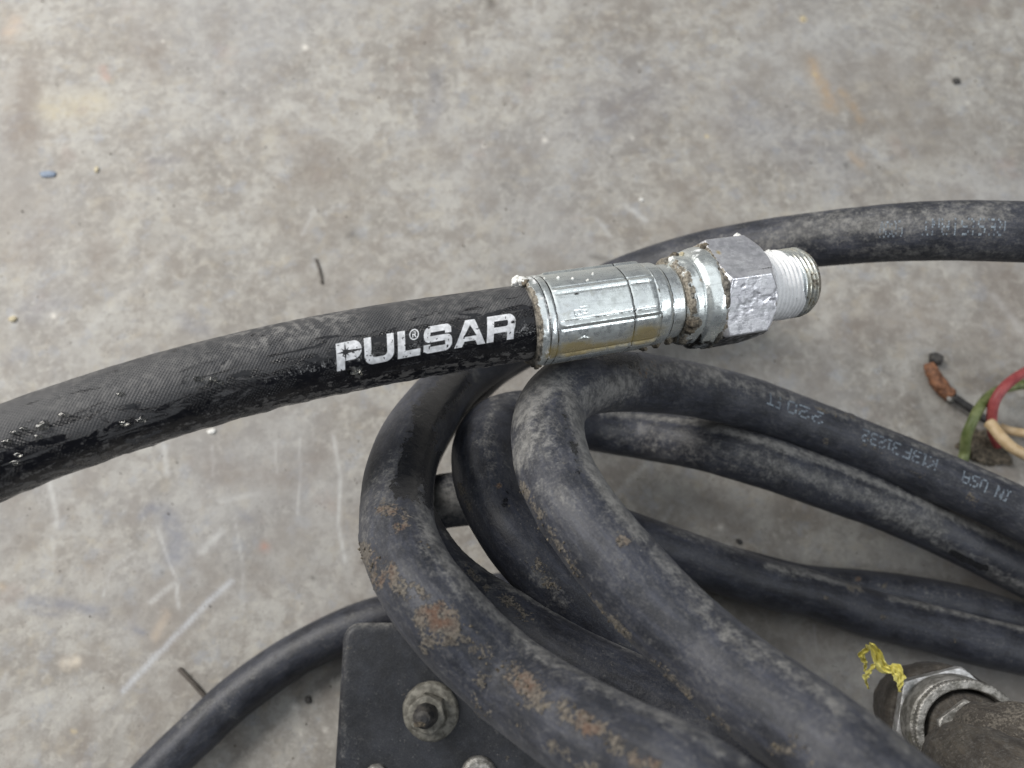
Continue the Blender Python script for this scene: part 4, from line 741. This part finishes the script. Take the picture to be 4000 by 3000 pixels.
sheet('tape_strip', [(3486, 2878, .214), (3490, 2892, .213), (3512, 2914, .213), (3530, 2928, .213)], [(3500, 2872, .214), (3515, 2886, .213), (3530, 2904, .213), (3542, 2920, .213)], 14, 2)
# ---------------------------------------------------------------- loose wires at the right
def wire(name, label, cat, pts, d, mat, grp='loose coloured wires by the right edge'):
    P = [unh(u, v, h) for (u, v, h) in pts]; C, R, q = spline(P, [d/2]*len(P), .0007)
    T = Tube(C, R, q, 28); T.disp = (fbm(T.P, 200, 5, 3)-.5)*.0002
    o = T.build(name, mat, None); tag(o, label, cat, grp); return o
wire('insulated_wire', 'green insulated wire curving around the red one', 'wire', [(3762, 1800, .003), (3768, 1765, .004), (3775, 1705, .010), (3792, 1660, .013), (3822, 1600, .014), (3862, 1550, .012), (3915, 1520, .009), (4000, 1502, .008), (4120, 1495, .006), (4300, 1500, .003)], .0038, M_green)
wire('insulated_wire', 'red insulated wire arching over the green one', 'wire', [(3900, 1740, .004), (3878, 1690, .008), (3873, 1636, .012), (3884, 1571, .017), (3918, 1517, .019), (4000, 1455, .017), (4120, 1410, .012), (4300, 1390, .004)], .0037, M_red)
wire('insulated_wire', 'thick cream insulated wire with its end beside the red wire', 'wire', [(3862, 1651, .013), (3880, 1668, .014), (3900, 1695, .015), (3945, 1742, .016), (4000, 1774, .015), (4120, 1820, .010), (4300, 1860, .004)], .0042, M_cream)
wire('insulated_wire', 'second cream insulated wire, partly hidden behind the thick one', 'wire', [(3905, 1668, .004), (3935, 1680, .005), (4000, 1692, .006), (4150, 1700, .004), (4300, 1720, .003)], .0034, M_cream)
wire('insulated_wire', 'short black wire leading from the rusty pin to the green wire', 'wire', [(3722, 1550, .004), (3755, 1572, .004), (3797, 1600, .004), (3850, 1640, .003)], .0030, M_blk)
rp = empty('rusty_pin', unh(3675, 1490, 0), 'short curved rusty orange pin lying on the concrete near the coloured wires', 'pin')
P = [unh(u, v, .0032) for (u, v) in ((3628, 1420), (3640, 1450), (3660, 1490), (3690, 1525), (3716, 1547))]; C, R, q = spline(P, [.0018, .0024, .0028, .0028, .0027], .0004)
T = Tube(C, R, q, 40); T.disp = (fbm(T.P, 500, 5, 4)-.5)*.0014; T.build('pin_shaft', M_rust, rp)
lump('bright_tip', P[-1]+np.array([-.0008, -.0008, .0008]), .0018, M_grey, rp, 3, (1, 1, .7))
lump('dark_tip', unh(3655, 1402, .002), .0026, M_dark, rp, 4, (1, 1, .7))
dp = lump('dirt_clump', unh(3845, 1745, .001), .0080, M_dirt, None, 9, (1.0, .9, .15), 34, 1.0); tag(dp, 'loose brown dirt clump in the crook of the green and cream wires', 'dirt')
# ---------------------------------------------------------------- debris on the floor
def floor_bit(name, label, cat, u, v, r, mat, sq=(1, 1, .5), seed=1, grp='small bits scattered on the concrete'):
    o = lump(name, unh(u, v, r*sq[2]*.6), r, mat, None, seed, sq, 12, .5); tag(o, label, cat, grp)
twig = wire('twig', 'thin dark twig on the concrete beside the lower left cable', 'twig', [(700, 2612, .001), (722, 2635, .0011), (765, 2680, .0011), (806, 2728, .001)], .0016, M_twig, None)
twig2 = wire('wire_offcut', 'tiny dark offcut of wire on the concrete above the hose lettering', 'wire', [(1234, 1012, .0004), (1250, 1055, .0005), (1260, 1108, .0004)], .0008, M_twig, None)
floor_bit('paint_chip', 'flat blue chip left of the yellow one', 'chip', 188, 680, .0026, M_blue, (1.4, .6, .2), 3)
floor_bit('paint_chip', 'upright pale yellow chip near the blue chip', 'chip', 377, 662, .0011, M_straw, (.8, 1.4, .4), 4)
floor_bit('pebble', 'black pebble at the upper right of the concrete', 'pebble', 3736, 316, .0016, M_dark, (1, 1, .5), 5)
floor_bit('pebble', 'black pebble between the lower left cable and the housing', 'pebble', 1206, 2733, .0012, M_dark, (1, 1, .6), 6)
floor_bit('pebble', 'tan pebble at the left edge above the hose', 'pebble', 50, 1246, .0014, M_straw, (1.2, .9, .5), 7)
floor_bit('pebble', 'white grain just below the middle of the hose', 'pebble', 828, 1686, .0012, M_white, (1.3, .8, .5), 8)
floor_bit('pebble', 'small white grain above the ferrule, near the pale scratches', 'pebble', 2505, 780, .0009, M_white, (1, 1, .5), 9)
floor_bit('pebble', 'yellow grain near the top edge of the concrete', 'pebble', 3137, 72, .0009, M_straw, (.8, 1.4, .4), 10)
floor_bit('pebble', 'dark crumb beside the clean cable at lower right', 'pebble', 2890, 2117, .0010, M_dark, (1, 1, .6), 11)
def grit():
    rg = np.random.default_rng(9); V = []; F = []
    base = np.array([(1, 0, 0), (-1, 0, 0), (0, 1, 0), (0, -1, 0), (0, 0, 1), (0, 0, -1)], float); tri = np.array([(0, 2, 4), (2, 1, 4), (1, 3, 4), (3, 0, 4), (2, 0, 5), (1, 2, 5), (3, 1, 5), (0, 3, 5)])
    for k in range(1500):
        x = rg.uniform(-.26, .26); y = rg.uniform(-.06, .34); r = .00010+.00035*rg.random()**4
        V.append(np.array([x, y, r*.5])+base*r*(.6+.8*rg.random((6, 3)))); F.append(tri+6*k)
    o = mesh_obj('grit', np.vstack(V), np.vstack(F), M_dirt, None, smooth=False); tag(o, 'fine sand and grit scattered over the concrete floor', 'grit', None, 'stuff')
grit()
print('objects', len(SC.objects), 'tris', sum(len(o.data.polygons)*2 for o in SC.objects if o.type == 'MESH'))
